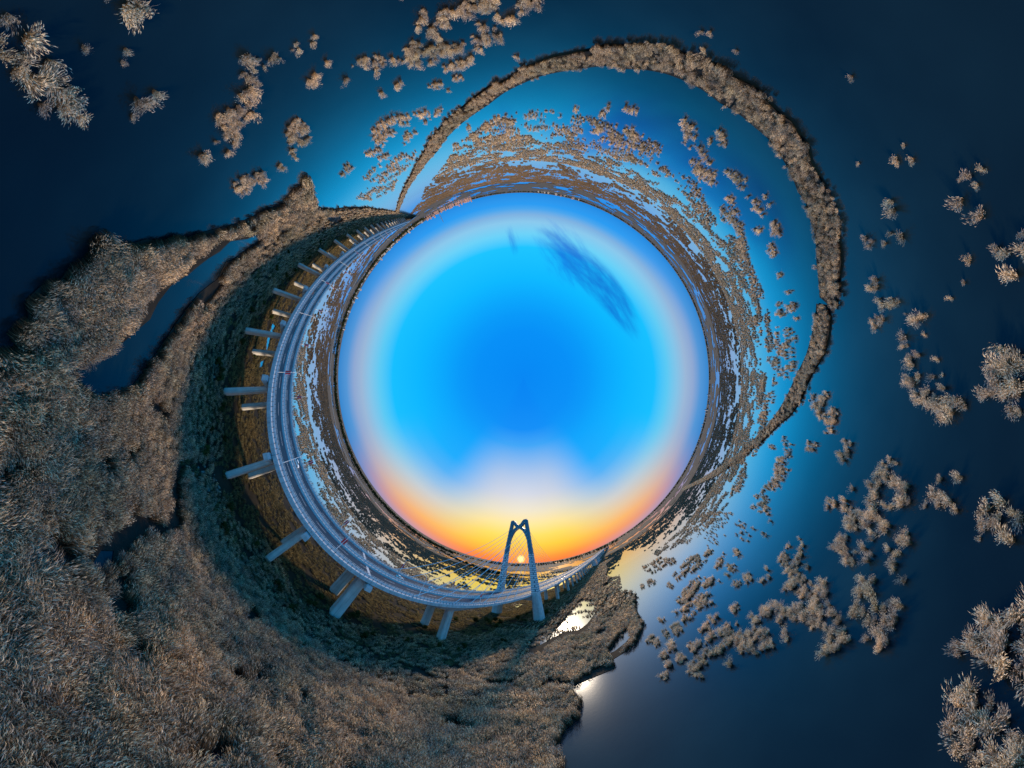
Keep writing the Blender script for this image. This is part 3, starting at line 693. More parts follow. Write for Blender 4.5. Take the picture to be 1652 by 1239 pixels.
('in',[(118,-37.8),(119.1,-37.4),(121.9,-37.8),(123.5,-39.2),(124.1,-40.1),(123.3,-40.9),(121.2,-40.4),(118.6,-39.8),(117.6,-38.6)]),
('in',[(134.6,-38.8),(136.9,-38.7),(139,-39.2),(141.6,-40),(142.8,-41.6),(141,-41.9),(139,-42.1),(136.7,-40.9),(134.4,-39.7)]),
('in',[(119.3,-31.2),(122.9,-31.2),(126.3,-31),(129,-33),(131.9,-35),(128.8,-35.7),(126.7,-35.7),(122.2,-34.8),(119.5,-32.8)]),
('in',[(135.7,-33.6),(139.7,-33.8),(143.3,-33.6),(146.3,-35.4),(149.6,-37.6),(146.1,-38.2),(144.1,-38.2),(139.3,-37.2),(136,-35.3)]),
('in',[(120.8,-25.9),(121.4,-25.2),(123.6,-25.5),(125.4,-26.3),(125.9,-26.9),(125.9,-27.8),(123.7,-27.8),(121.7,-27.5),(120.8,-26.5)]),
('in',[(165.7,2.9),(167,3.7),(169.6,4.6),(173,4.2),(175.3,3.6),(175.4,2.5),(173.1,2),(169.8,1.5),(167.1,2)]),
('in',[(190.1,-47.6),(197,-47.2),(204.3,-48.6),(212,-51.7),(218.9,-55.2),(212.7,-56),(206.4,-55.9),(196.3,-53.5),(190.5,-49.5)]),
('rm',[(120.9,11.9),(114.1,3.4),(106.8,2.3),(101.5,5),(102.1,9.3),(94.6,9.6),(93.1,11.9),(96.8,14.7),(90.7,17.8),(95.1,20.2),(100.1,17.6),(97.9,15.7),(105.4,14.3),(112.9,15)]),
('rm',[(102.3,23.7),(103.6,25.3),(104.7,26.5),(107.3,27.5),(111.5,27.5),(111,25.8),(111,24.6),(107.6,23.7),(104.3,22.8)]),
('rm',[(82.4,16.5),(83.1,17.6),(83.8,18.4),(85.6,18.5),(87.6,18.7),(87.4,17.5),(87.2,16.9),(85.6,15.8),(83.4,16)]),
('rm',[(82.2,19.1),(82.1,20),(83.3,21.4),(85.5,22.1),(87.4,21.6),(88.7,20.8),(87.4,19.4),(85.3,18.7),(83.7,18.4)]),
('rm',[(148,40.6),(149,42.1),(150.7,43),(153.2,44.3),(157.4,44.7),(157.4,43.5),(157.4,42.3),(153.7,41.2),(150.2,40.3)]),
('lr',[(146,32.6),(128.9,26.4),(123.9,34.4),(117,36.8),(117,43.4),(118.7,52.8),(105.5,55.7),(133.6,79.9),(138.7,73.1),(132.6,57.6),(126.9,50.1),(141,46.6),(127.8,37.1)]),
('lr',[(193.2,104.3),(199.2,92.6),(201.1,74.7),(176,78.7),(168.4,89)]),
('rch',[(72.4,-21),(69.5,-19.6),(70.5,-17.2),(72.8,-17.7),(73.5,-19.2)]),
('rch',[(72.5,-16.1),(68.7,-15.2),(66.1,-13.6),(66.2,-12.3),(68.8,-13.7),(72.1,-13.4)]),
('rch',[(77.3,-13.3),(71.9,-12.3),(71.9,-10.5),(75.1,-10.6),(78,-12)]),
('rch',[(64.4,-11),(64.8,-10.8),(65.1,-10.8),(65.6,-10.9),(65.9,-11.2),(65.6,-11.4),(65.3,-11.7),(64.8,-11.5),(64.4,-11.3)]),
('rch',[(61.1,-9.5),(62,-9.3),(62.8,-8.9),(63.6,-9.3),(64.4,-10.1),(63.6,-10.6),(63.2,-10.9),(62.1,-10.7),(61.2,-10.3)]),
('rch',[(63.5,-9.1),(64,-8.9),(64.4,-8.9),(64.9,-8.9),(65.3,-9.4),(64.9,-9.6),(64.7,-9.9),(64.1,-9.7),(63.6,-9.5)]),
('rch2',[(66.3,-6.4),(67.1,-6),(67.9,-5.5),(68.9,-6),(69.7,-6.6),(69.2,-7.2),(68.7,-7.5),(67.5,-7.6),(66.6,-7.1)]),
('rch2',[(66,-5.2),(66.6,-5),(67,-4.8),(67.5,-4.9),(68.1,-5.3),(67.7,-5.7),(67.5,-5.9),(66.8,-5.8),(66.2,-5.7)]),
('rch2',[(61.7,-6.6),(61.7,-6.4),(62,-6.5),(62.2,-6.5),(62.3,-6.6),(62.3,-6.8),(62.1,-6.9),(61.9,-6.8),(61.7,-6.7)]),
('rch2',[(60.1,-0.3),(60.5,0.2),(61,0.4),(61.6,0.2),(62.2,-0),(61.9,-0.5),(61.7,-0.8),(61,-1),(60.3,-0.6)]),
('rch2',[(58.2,-0.4),(58.5,-0.1),(58.7,-0.1),(59.1,-0),(59.5,-0.3),(59.3,-0.5),(59.2,-0.8),(58.8,-0.8),(58.3,-0.6)]),
('rch2',[(59.4,-2.7),(59.6,-2.5),(59.8,-2.5),(60,-2.5),(60.2,-2.7),(60.1,-2.8),(60,-3),(59.7,-3),(59.5,-2.9)]),
('rch2',[(57.8,1.3),(57.9,1.6),(58.3,1.8),(58.7,1.7),(58.9,1.5),(59,1.2),(58.7,1.1),(58.3,0.9),(58,1.1)]),
('rch2',[(67.8,-2.2),(66.4,-4),(63.9,-3.9),(63.8,-2.7),(66.1,-2)]),
('rch2',[(68.2,1.2),(65.5,-1),(63.4,-0.6),(63.9,0.7),(66.6,1.9)]),
('rch2',[(66,2.2),(62.8,1.4),(60.3,2.5),(58.1,2.7),(53.8,2.5),(54,3.4),(56.1,4.5),(57.1,5.8),(57.3,7.3),(58.2,6.3),(61.4,4.9),(64.8,3.5)]),
('rt2',[(51.6,-11),(51.8,-10.9),(52.2,-10.8),(52.5,-11),(52.6,-11.3),(52.5,-11.5),(52.2,-11.6),(51.8,-11.5),(51.6,-11.3)]),
('rt2',[(54.3,-10),(54.3,-9.9),(54.7,-9.8),(54.9,-10),(54.9,-10.1),(54.9,-10.3),(54.6,-10.4),(54.4,-10.4),(54.3,-10.2)]),
('rt2',[(44.9,-9.4),(45,-8.9),(45.8,-9),(46.6,-9.2),(46.6,-9.8),(46.6,-10.4),(45.7,-10.6),(45.2,-10.2),(44.8,-9.9)]),
('rt2',[(49.4,-12.8),(49.7,-12.6),(50.1,-12.7),(50.4,-12.9),(50.6,-13.2),(50.4,-13.5),(50,-13.6),(49.5,-13.5),(49.3,-13.1)]),
('rt2',[(44.7,-11.5),(44.9,-11.3),(45.2,-11.3),(45.6,-11.4),(45.6,-11.8),(45.5,-12),(45.1,-12.1),(44.8,-11.9),(44.6,-11.7)]),
('rt2',[(42.5,-10.7),(42.6,-10.5),(43,-10.6),(43.3,-10.8),(43.3,-10.9),(43.2,-11.2),(42.9,-11.3),(42.6,-11.2),(42.5,-10.9)]),
('re',[(50,-3.2),(47.3,-3.5),(44.9,-2.8),(45,-0.9),(47.4,-0.6),(50.6,-0.4),(50.2,-1.8)]),
('re',[(51.8,1.7),(50.6,0.3),(47.1,0),(46.8,1.4),(47.6,1.9),(51.7,2.4)]),
('re',[(49.4,2.9),(47.2,2.9),(44.9,2.3),(44.8,3.4),(46.7,3.9),(49,3.5)]),
('rb',[(75.1,25.2),(71,21.9),(72.6,19.2),(68.9,14.9),(65.3,14.9),(65.3,16.9),(66.2,19.5),(64.1,20.1),(62.3,19.6),(64.4,24.4),(67,26.2),(68.2,24.4),(73.5,26.5)]),
('rb',[(64.9,18.4),(60.9,16.5),(59,17.4),(61.9,18.5)]),
('rb',[(56,16.2),(54.3,13.8),(52.2,13.7),(50.2,13),(50.5,14.3),(53.3,16.4)]),
('rb',[(49.4,13.7),(46.6,12.1),(44.1,11.6),(42.3,10.1),(41.7,11),(46.6,13.5),(48,13.5)]),
('rb',[(51.1,11.3),(51.3,11.9),(51.6,12.6),(52.5,12.6),(53.4,12.6),(53.6,11.9),(53.3,11.5),(52.7,10.8),(51.7,10.9)]),
('rb',[(55,13.3),(54.8,13.5),(55.1,13.6),(55.3,13.7),(55.5,13.6),(55.7,13.5),(55.6,13.3),(55.3,13.2),(55.1,13.2)]),
('rb',[(61.4,21),(61.5,21.6),(61.8,21.9),(62.3,22.4),(63.3,22.4),(63.4,21.9),(63.6,21.4),(62.9,21.1),(62,20.8)]),
('rb',[(58.1,18.6),(58.2,19.2),(58.3,19.8),(59.1,20),(60.1,20),(60.3,19.5),(60.2,19.1),(59.6,18.5),(58.8,18.3)]),
('rb',[(55.2,17.8),(55.3,18.2),(55.4,18.6),(55.8,18.7),(56.4,18.7),(56.5,18.3),(56.5,18.1),(56.1,17.8),(55.6,17.6)]),
('rb',[(50.1,15.1),(49.9,15.3),(50.2,15.6),(50.5,15.8),(50.9,15.6),(51.2,15.5),(51,15.1),(50.7,15),(50.4,14.9)]),
('rb',[(76.6,30.7),(76.7,31.9),(77.4,32.6),(78.3,33.6),(80.6,34.1),(80.9,33.1),(81.5,32.2),(79.8,31.3),(77.9,30.6)]),
('rb',[(71.8,28.1),(71.2,28.7),(71.8,29.9),(73.6,30.5),(74.8,30.8),(75.9,30.2),(75.5,29.3),(74.7,28),(72.8,27.8)]),
('rb2',[(75.3,31.8),(71.3,28.9),(66.4,28.8),(64.4,31.2),(59.4,29.3),(60.6,31.6),(64,35.2),(67,37.6),(69.1,36.2),(67.4,32.6),(69.2,31)]),
('rb2',[(69.4,27.6),(64,24),(63.2,25.9),(64.3,27.9),(66.7,27.9)]),
('rb2',[(57.7,32.7),(58.6,29.7),(55.8,26.9),(57.6,25.3),(57.1,22.3),(54.3,21.8),(53.3,22.6),(54.7,24.6),(52.3,24.6),(52.7,26.6),(50.4,25.6),(48.8,26.4),(48.7,28.7),(47.3,26.3),(45.7,26.1),(46.5,28),(44.6,27.7),(44.5,29.6),(46,31.6),(48.1,34.1),(50.3,36.6),(51.9,36.4),(49.7,33.5),(49.5,31.9),(51.8,34.3),(55.2,33.9),(54.9,31.7)]),
('rb2',[(46.2,34),(45.7,31.7),(42.7,30.9),(42,31.6),(43.2,33.3),(45.1,34.5)]),
('rb2',[(59.2,23.4),(59,24.4),(59.5,25.1),(60.6,25.7),(62,26.2),(62.5,25.3),(62.7,24.5),(61.9,23.5),(60.1,23.2)]),
('rb2',[(60.4,27.1),(60,27.3),(60.2,28.2),(61,28.7),(61.7,28.6),(62.5,28.5),(62.3,27.8),(61.7,27.2),(61.1,26.9)]),
('rb2',[(60.3,33.1),(59.7,33.5),(60.1,34.2),(60.8,34.8),(61.5,35),(62.4,35),(62.5,34.2),(62,33.5),(61,33.2)]),
('bc',[(78.7,57.2),(82.8,50.3),(80.8,46.6),(75.8,45.7),(73.2,43.6),(73.4,47.6),(67.2,44.5),(63,42.3),(58,40),(55.3,40.8),(52.4,39),(49.1,36.7),(45.3,36.6),(44.2,39.8),(45.1,42.9),(46.3,46),(49.3,47.1),(49.3,44.3),(53.6,46.8),(54,52.8),(57.7,54.9),(59.4,52.7),(58.7,48.4),(66.3,54.4),(71,53.3)]),
('bc',[(76.2,67.3),(78.6,62.9),(74.9,56.9),(70.4,56.5),(74,65.8)]),
('bc',[(50,82),(57,82.8),(62.9,81),(65.1,76.3),(63.3,72.7),(70.2,74),(68.8,69.6),(61.3,67.5),(54.7,64.5),(56.1,60.9),(54.2,55.8),(50.7,53),(48.5,52.3),(48.1,57.6),(47.7,61),(48.5,66),(42.6,64),(40,67.9),(40.9,73.3),(45.6,74.4)]),
('bc',[(77.8,68.1),(76.1,68),(76.5,69.5),(77.5,71.3),(79.2,72.7),(81.1,73.4),(82.3,72.6),(81.7,70.8),(79.4,68.9)]),
('bc',[(78,73.1),(77.2,73.5),(76.4,74.3),(77.5,75.9),(79.4,77.6),(81,78.1),(81.6,77.5),(81,75.9),(80,74.4)]),
('bc',[(89.7,80.2),(87.8,79.7),(87.8,81.6),(88.8,83.9),(92,86.1),(94.8,87.7),(95.9,86.3),(94,83.7),(92.6,81.6)]),
('bc',[(99.8,80),(98.3,79.9),(98.3,81.6),(99.8,83.8),(102.9,85.7),(105.5,86.8),(106,85.4),(104.2,83.1),(102.6,81.2)]),
('bc',[(86.5,82.7),(85.6,82.9),(85.7,83.5),(86.4,84.6),(87.4,85.8),(88.4,86),(89.1,85.9),(89,84.9),(87.5,83.4)]),
('bc',[(45.3,61.9),(44.7,61.7),(44.6,62.1),(44.7,62.6),(44.9,63.1),(45.5,63.5),(45.9,63.4),(46.1,63),(45.7,62.3)]),
('bc',[(50.7,48.7),(50.1,49.2),(49.9,49.7),(49.9,50.4),(51.1,51.6),(51.9,51.4),(52.7,51.3),(52.1,50.3),(51.7,49.3)]),
('bc',[(60,52.7),(58.7,52.5),(59,53.7),(59.5,54.9),(60.5,55.6),(61.9,56.2),(62.7,55.4),(62.4,54.2),(61.1,53.2)]),
('bc',[(59.7,56),(58,55.6),(58.2,57),(58.9,58.7),(60,59.4),(61.9,60.6),(62.8,59.4),(62.7,58),(61,56.7)]),
('bc',[(58.4,59.4),(57.6,59.2),(56.9,60),(57.7,61.3),(58.7,62.1),(60.1,63),(60.4,62.1),(60.4,61.1),(59.8,60.2)]),
('re2',[(48.2,15.6),(46.8,14.1),(44.6,12.6),(41.8,10.9),(41.2,11.8),(42.9,12.5),(44,13.4),(42.2,13.4),(40.5,12.6),(40,13.3),(42.6,14.4),(44.4,14.9),(45.8,15.3)]),
('re2',[(45.3,15.8),(45.3,16),(45.4,16.2),(45.6,16.4),(45.9,16.3),(46,16.2),(46,15.9),(45.8,15.8),(45.5,15.7)]),
('br',[(39.7,21.5),(39.7,19.7),(38.2,18.1),(37.5,16.7),(36.9,16.1),(31.2,19.3),(31.9,20),(33.5,20.9),(35.3,22),(37.7,24.2),(38.7,23.9),(38.5,22.8),(36.9,21.1),(36.7,20.1),(38.5,21.5)]),
('br',[(34.7,24.6),(34.1,23),(33.1,22.1),(31.4,21.5),(30.6,21.4),(29,20),(26.2,20.5),(27.3,24.5),(29.5,25.6),(31.3,26.7),(31.9,25.8),(32.4,24.6),(33.5,24.6)]),
('bcr',[(219.5,211.7),(212,179),(207,146.8),(107.6,57),(103.8,58.9),(95.7,63.3),(106.8,69.4),(102.7,75),(113.5,86.7),(125.2,99.4),(125,114.2),(119.9,120.4),(142.1,121.7),(159.7,150.5),(164.4,173.8)]),
('bcr',[(91.2,119.4),(92.5,106.2),(96.8,100.4),(110.4,94.5),(98,93.1),(89.2,93.5),(81.9,82.2),(76.4,83.2),(73.8,91.4),(68,94.9),(60.4,93.5)]),
('bcr',[(121,142.4),(129.1,137.8),(126.5,123.9),(122,112.8),(109.3,120.5),(101.5,127.6)]),
('bcl',[(152.1,242.1),(165.6,214.6),(137.6,160.8),(120.9,164.7),(124.4,187.9),(135.9,217.3)]),
('bcl',[(109.6,146),(129.3,143.2),(121.7,109),(113.6,108.9),(105,119.8),(101.3,134)]),
('bcl',[(65.8,102.5),(75.9,113.5),(92.4,116.7),(98.8,104.9),(99.4,98.9),(72.3,84.7),(69.9,90),(60.4,91.2)]),
('bcl',[(46.5,103.7),(53.7,105.7),(50.1,95.6),(47.6,95.2)]),
('bcl',[(63.5,108.7),(62.2,107.4),(61.3,108.1),(61,109.5),(62.6,111.9),(64,114.2),(65.6,114.3),(65.3,112.4),(65.2,111.1)]),
('bcl',[(55.3,95.7),(53.7,95),(52.1,94.8),(52.9,97.6),(53.6,100),(55.6,102),(56.7,101.9),(58,101.2),(56.9,98.2)]),
('bcl',[(58,91.6),(56.3,90.9),(54.4,91),(54.9,93.7),(56.7,97.1),(59.1,99.6),(60.6,99.4),(61.1,97.4),(60.5,94.8)]),
('bcl',[(49.5,86.5),(48,84.9),(47.3,86.1),(46.5,87.3),(48,89.5),(49.4,91.9),(51.4,92.1),(51.2,90.1),(51,88.6)]),
('bcl',[(44.8,85.5),(43.9,85.4),(43.2,85.3),(42.9,86.1),(43.6,88.1),(44.6,88.8),(45.4,89.4),(45.6,88.2),(45.7,87.1)]),
('bcl',[(45.1,77.6),(43.7,77.4),(42.8,77.4),(43.2,79.2),(43.5,81),(45,81.9),(45.9,82.3),(47,81.7),(46.1,79.2)]),
('bcl',[(42.1,80.6),(41.2,80.2),(40.5,80.2),(40.7,81.5),(40.9,82.5),(41.8,83.4),(42.4,83.5),(43.2,83.3),(42.7,81.7)]),
('bcl',[(38.3,77.6),(37.3,77.4),(36.4,77.1),(36.6,78.5),(36.7,80),(37.8,80.8),(38.4,81.1),(39.3,80.8),(39,79)]),
('bcl',[(103.9,161.1),(99,155.3),(98,158.8),(97.6,163),(103.6,171.4),(109.8,181.2),(114.9,182.1),(111.9,174.2),(110.1,169.1)]),
('bcl',[(101.3,174.6),(99.2,172.3),(97.3,171.9),(99.1,176.5),(100.8,180),(103.7,184.2),(104.9,183.9),(106.1,183.2),(104,178.6)]),
('bcl',[(95.2,131.7),(93,131.3),(92.2,131.9),(93.7,135.2),(95.6,139.2),(98.2,140.7),(100.2,141.9),(100.9,140.1),(97.6,134.7)])]

# the bridge runs in a straight line: s along it (+ towards the tower and the sun), t square to it, away from the drone
BU = Vector((.4819, .8762, 0))
BN = Vector((-.8762, .4819, 0))
ZD = 23.0                       # road level
T0, T1 = 87.5, 122.0            # deck edges
TC = (T0 + T1) / 2


def bp(s, t, z=0.0):
    p = BU * s + BN * t
    return Vector((p.x, p.y, z))


def zdeck(s):
    if s < -700:
        return max(2.0, ZD - (-700 - s) * .05)
    if s > 1500:
        return max(2.0, ZD - (s - 1500) * .02)
    return ZD


land = list(LAND)
for s, t in ((640, 134), (560, 130), (470, 134), (400, 132), (330, 146), (270, 150), (235, 160), (205, 152), (185, 146), (160, 158), (135, 186), (110, 196), (80, 208), (50, 200), (15, 212), (-30, 203), (-75, 214), (-120, 204), (-170, 212), (-230, 202), (-320, 205), (-450, 190), (-640, 175), (-900, 165), (-1300, 158), (-1900, 160)):
    p = bp(s, t)
    land.append((p.x, p.y))


def flat(name, outer, holes, z, mat, **kw):
    loops = [[Vector((x, y, 0)) for x, y in outer]] + [[Vector((x, y, 0)) for x, y in h] for h in holes]
    tris = tessellate_polygon(loops)
    pts = [v for l in loops for v in l]
    me = bpy.data.meshes.new(name)
    me.from_pydata([(v.x, v.y, z) for v in pts], [], [tuple(t) for t in tris])
    me.materials.append(mat)
    bm = bmesh.new()
    bm.from_mesh(me)
    for f in bm.faces:
        if f.normal.z < 0:
            f.normal_flip()
    bm.to_mesh(me)
    bm.free()
    return tag(link(name, me), **kw)


def disc_sheet(name, radii, z, mat, seg=96):
    mb = MB()
    mb.face([(radii[0] * math.cos(2 * math.pi * j / seg), radii[0] * math.sin(2 * math.pi * j / seg), z) for j in range(seg)])
    mb.loft([[(r * math.cos(2 * math.pi * j / seg), r * math.sin(2 * math.pi * j / seg), z) for j in range(seg)] for r in radii], caps=False)
    o = mb.build(name, mat)
    return o


tag(disc_sheet('lake_water', [400, 3000, 70000], 0.0, MT['water']), 'still lake water mirroring the blue evening sky', None, kind='structure')
flat('marsh_ground', land, POOLS, .12, MT['soil'], label='dark muddy ground under the reed bed and bridge', kind='structure')
for i, dk in enumerate(DIKES):
    flat('dike_ground', dk, [], .5, MT['soil'], label=('long reed covered dike curving across the lake', 'short end of the reed dike beyond the gap')[i], kind='structure')

# ------------------------------------------------------------------ reeds: shapes


def strips(n, rad, h, wb, rngl, plume=True, spread=.35, droop=.25, fill=.62, segs=3):
    V, Fc, T = [], [], []
    wd = rngl.uniform(0, 2 * math.pi)
    for i in range(n):
        a = rngl.uniform(0, 2 * math.pi)
        q = math.sqrt(rngl.random())
        rb = rad * q * fill
        hh = h * rngl.uniform(.5, 1.1) * (1 - .22 * q * q)
        la = a + rngl.normal(0, .5)
        lean = spread * q * rngl.uniform(.6, 1.5) + rngl.uniform(0, .10)
        bx, by = rb * math.cos(a), rb * math.sin(a)
        sa = rngl.uniform(0, math.pi)
        sx, sy = math.cos(sa), math.sin(sa)
        tone0 = rngl.normal(0, .16)
        pts = []
        for k in range(segs + 1):
            t = k / segs
            off = lean * hh * t ** 1.7
            pts.append((bx + math.cos(la) * off + math.cos(wd) * droop * hh * .3 * t ** 3,
                        by + math.sin(la) * off + math.sin(wd) * droop * hh * .3 * t ** 3,
                        hh * (t - .10 * t ** 3 * (1 + lean))))
        wid = [wb * (1 - .75 * (k / segs) ** 2) for k in range(segs + 1)]
        k0 = len(V)
        for k, p in enumerate(pts):
            w = wid[k] * .5
            V.append((p[0] - sx * w, p[1] - sy * w, p[2]))
            V.append((p[0] + sx * w, p[1] + sy * w, p[2]))
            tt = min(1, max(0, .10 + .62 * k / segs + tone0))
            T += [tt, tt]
        for k in range(segs):
            b = k0 + 2 * k
            Fc.append((b, b + 1, b + 3, b + 2))
        if plume and rngl.random() < .75:
            p, d = Vector(pts[-1]), (Vector(pts[-1]) - Vector(pts[-2])).normalized()
            L = h * rngl.uniform(.12, .2)
            e = p + d * L + Vector((math.cos(wd), math.sin(wd), -.25)) * L * .5
            m = p + d * L * .55
            w = wb * rngl.uniform(1.0, 1.7)
            k0 = len(V)
            V += [tuple(p), (m.x - sx * w, m.y - sy * w, m.z), (m.x + sx * w, m.y + sy * w, m.z), tuple(e)]
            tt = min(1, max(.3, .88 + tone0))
            T += [tt, tt, tt, tt]
            Fc.append((k0, k0 + 2, k0 + 3, k0 + 1))
    return V, Fc, T


def blade_mesh(name, mat, parts):
    V, Fc, T = [], [], []
    for v, f, t in parts:
        k = len(V)
        V += v
        Fc += [tuple(i + k for i in q) for q in f]
        T += t
    me = bpy.data.meshes.new(name)
    me.from_pydata(V, [], Fc)
    me.materials.append(mat)
    at = me.attributes.new('tone', 'FLOAT', 'POINT')
    at.data.foreach_set('value', T)
    return me


rl = np.random.default_rng(3)


def clump(k, n, rad, h, wb, spread, segs):
    """several stools of reed of unequal height grown together"""
    out = []
    for i in range(k):
        v, f, t = strips(int(n * rl.uniform(.5, 1.4)), rad * rl.uniform(.7, 1.2), h * (1.05 if i == 0 else rl.uniform(.45, 1.0)), wb, rl, True, .3, .7, segs=segs)
        a, q = rl.uniform(0, 2 * math.pi), spread * math.sqrt(rl.random()) * (0 if i == 0 else 1)
        tx, ty = rl.normal(0, .16), rl.normal(0, .16)
        v = [(x + q * math.cos(a) + tx * z, y + q * math.sin(a) + ty * z, z) for x, y, z in v]
        out.append((v, f, t))
    return out


TUFT_NEAR = [blade_mesh('reed_tuft', MT['reed'], clump(4, 62, .42, 2.5, .034, .55, 3)) for _ in range(6)]
TUFT_MID = [blade_mesh('reed_tuft', MT['reed'], clump(3, 36, .5, 2.5, .07, .62, 2)) for _ in range(5)]
TUFT_FAR = [blade_mesh('reed_tuft', MT['reed'], clump(4, 22, .7, 2.4, .14, 1.2, 2)) for _ in range(4)]
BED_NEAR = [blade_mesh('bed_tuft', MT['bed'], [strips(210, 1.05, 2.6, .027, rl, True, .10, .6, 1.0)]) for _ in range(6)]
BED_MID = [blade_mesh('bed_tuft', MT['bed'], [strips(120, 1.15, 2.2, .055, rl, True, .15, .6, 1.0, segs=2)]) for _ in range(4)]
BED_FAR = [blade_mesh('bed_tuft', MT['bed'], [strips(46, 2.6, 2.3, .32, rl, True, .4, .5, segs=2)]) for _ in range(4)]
MARSH_FAR = [blade_mesh('reed_tuft', MT['bed'], clump(4, 22, .7, 2.4, .14, 1.2, 2)) for _ in range(3)] + TUFT_FAR[:1]
GRASS = [blade_mesh('grass_tuft', MT['grass'], [strips(60, .8, .75, .06, rl, False, .6, .6, segs=2)]) for _ in range(4)]
SWAMP = [blade_mesh('reed_patch', MT['far_reed'], [strips(40, 4.5, 2.4, .9, rl, False, .3, .2, segs=2)]) for _ in range(3)]


def scatter(name, pts, rots, scl, meshes, label, cat='reeds'):
    """one uncountable mass: instances of a few tuft meshes on the given points"""
    coll = bpy.data.collections.new(name + '_shapes')
    for i, me in enumerate(meshes):
        coll.objects.link(bpy.data.objects.new('%s_shape_%02d' % (name, i), me))
    n = len(pts)
    me = bpy.data.meshes.new(name)
    me.vertices.add(n)
    me.vertices.foreach_set('co', np.asarray(pts, np.float32).ravel())
    for nm, ty, key, dat in (('rot', 'FLOAT_VECTOR', 'vector', rots), ('scl', 'FLOAT', 'value', scl), ('pick', 'INT', 'value', np.random.default_rng(n).integers(0, len(meshes), n))):
        a = me.attributes.new(nm, ty, 'POINT')
        a.data.foreach_set(key, np.asarray(dat, np.int32 if ty == 'INT' else np.float32).ravel())
    o = link(name, me)
    ng = bpy.data.node_groups.new(name + '_nodes', 'GeometryNodeTree')
    ng.interface.new_socket('Geometry', in_out='INPUT', socket_type='NodeSocketGeometry')
    ng.interface.new_socket('Geometry', in_out='OUTPUT', socket_type='NodeSocketGeometry')
    N, L = ng.nodes, ng.links
    gi, go = N.new('NodeGroupInput'), N.new('NodeGroupOutput')
    mp, ip, ci = N.new('GeometryNodeMeshToPoints'), N.new('GeometryNodeInstanceOnPoints'), N.new('GeometryNodeCollectionInfo')
    ci.inputs['Collection'].default_value = coll
    ci.inputs['Separate Children'].default_value = True
    ci.inputs['Reset Children'].default_value = True
    ip.inputs['Pick Instance'].default_value = True

    def attr(nm, ty):
        a = N.new('GeometryNodeInputNamedAttribute')
        a.data_type = ty
        a.inputs['Name'].default_value = nm
        return a.outputs['Attribute']
    e2r = N.new('FunctionNodeEulerToRotation')
    L.new(attr('rot', 'FLOAT_VECTOR'), e2r.inputs[0])
    L.new(gi.outputs[0], mp.inputs[0])
    L.new(mp.outputs[0], ip.inputs['Points'])
    L.new(ci.outputs[0], ip.inputs['Instance'])
    L.new(attr('pick', 'INT'), ip.inputs['Instance Index'])
    L.new(e2r.outputs[0], ip.inputs['Rotation'])
    L.new(attr('scl', 'FLOAT'), ip.inputs['Scale'])
    L.new(ip.outputs[0], go.inputs[0])
    md = o.modifiers.new('scatter', 'NODES')
    md.node_group = ng
    return tag(o, label, cat, kind='stuff')


def lean(x, y, amount, seed=0):
    """wind-combed tilt that changes slowly from place to place"""
    a = 2.4 + (fbm(x, y, 24, 2, 40) - .5) * 2.6
    m = amount * (.35 + 1.3 * fbm(x, y, 9, 2, 60 + seed))
    r = np.random.default_rng(len(x) + seed)
    a = a + r.normal(0, .25, len(x))
    w = r.uniform(0, 2 * math.pi, len(x))
    kx, ky, c, s = -np.sin(a), np.cos(a), np.cos(m), np.sin(m)      # spin about the stem first, then tip over about (kx, ky)
    cw, sw = np.cos(w), np.sin(w)
    t00, t01, t02 = c + kx * kx * (1 - c), kx * ky * (1 - c), ky * s
    t10, t11, t12 = kx * ky * (1 - c), c + ky * ky * (1 - c), -kx * s
    t20, t21, t22 = -ky * s, kx * s, c
    m00, m10, m20 = t00 * cw + t01 * sw, t10 * cw + t11 * sw, t20 * cw + t21 * sw
    m21, m22 = -t20 * sw + t21 * cw, t22
    return np.stack([np.arctan2(m21, m22), np.arcsin(np.clip(-m20, -1, 1)), np.arctan2(m10, m00)], 1)


# ------------------------------------------------------------------ the bridge
bridge = link('cable_stayed_bridge', None, None, bp(0, TC, 0))
tag(bridge, 'long pale concrete cable stayed road bridge crossing the marsh', 'bridge')
INV = Matrix.Translation(-Vector(bridge.location))


def part(mb, name, mats, parent=bridge, smooth=False):
    o = mb.build(name, mats, parent, smooth)
    o.data.transform(INV)
    return o


PIERS = [-18 - 29.5, -77, -108, -141, -174, -206, -238, -270, -302, -334, -366, -398, -430, -462, -494, -526, -558, -590, -622, -654, -686]
PIERS = sorted([40, 11, -18] + PIERS)
HAUNCH = [92, 267]
TOWER_S = 178.0
RIGHT = [320] + [352 + 32 * i for i in range(36)]
STA = sorted(PIERS + HAUNCH + [TOWER_S] + RIGHT)


def depth(s):
    d = 2.3
    for h in HAUNCH:
        q = abs(s - h) / 46
        if q < 1:
            d = max(d, 2.3 + 3.2 * (1 - q) ** 1.6)
    return d


def section(s, z):
    d = depth(s)
    return [bp(s, t, z + dz) for t, dz in ((T0, 0), (T0, -1.25), (T0 + 3.4, -1.7), (T0 + 6, -d), (T1 - 6, -d), (T1 - 3.4, -1.7), (T1, -1.25), (T1, 0))]


ends = [-1120, -1000, -880, -780, -720] + STA + [STA[-1] + 60, 1700, 1900, 2150, 2500]
for a, b in zip(ends[:-1], ends[1:]):
    k = max(2, int((b - a) / 8)) if b < 420 and a > -700 else 2
    mb = MB()
    g_ = .06
    mb.loft([section(s, zdeck(s)) for s in np.linspace(a + g_, b - g_, k)])
    part(mb, 'deck_span', MT['girder'])
LO, HI = -1110, 2450
ALONG = [LO, -1000, -880, -780, -700] + list(np.arange(-660, 1490, 20.0)) + [1500, 1600, 1700, 1900, 2150, HI]


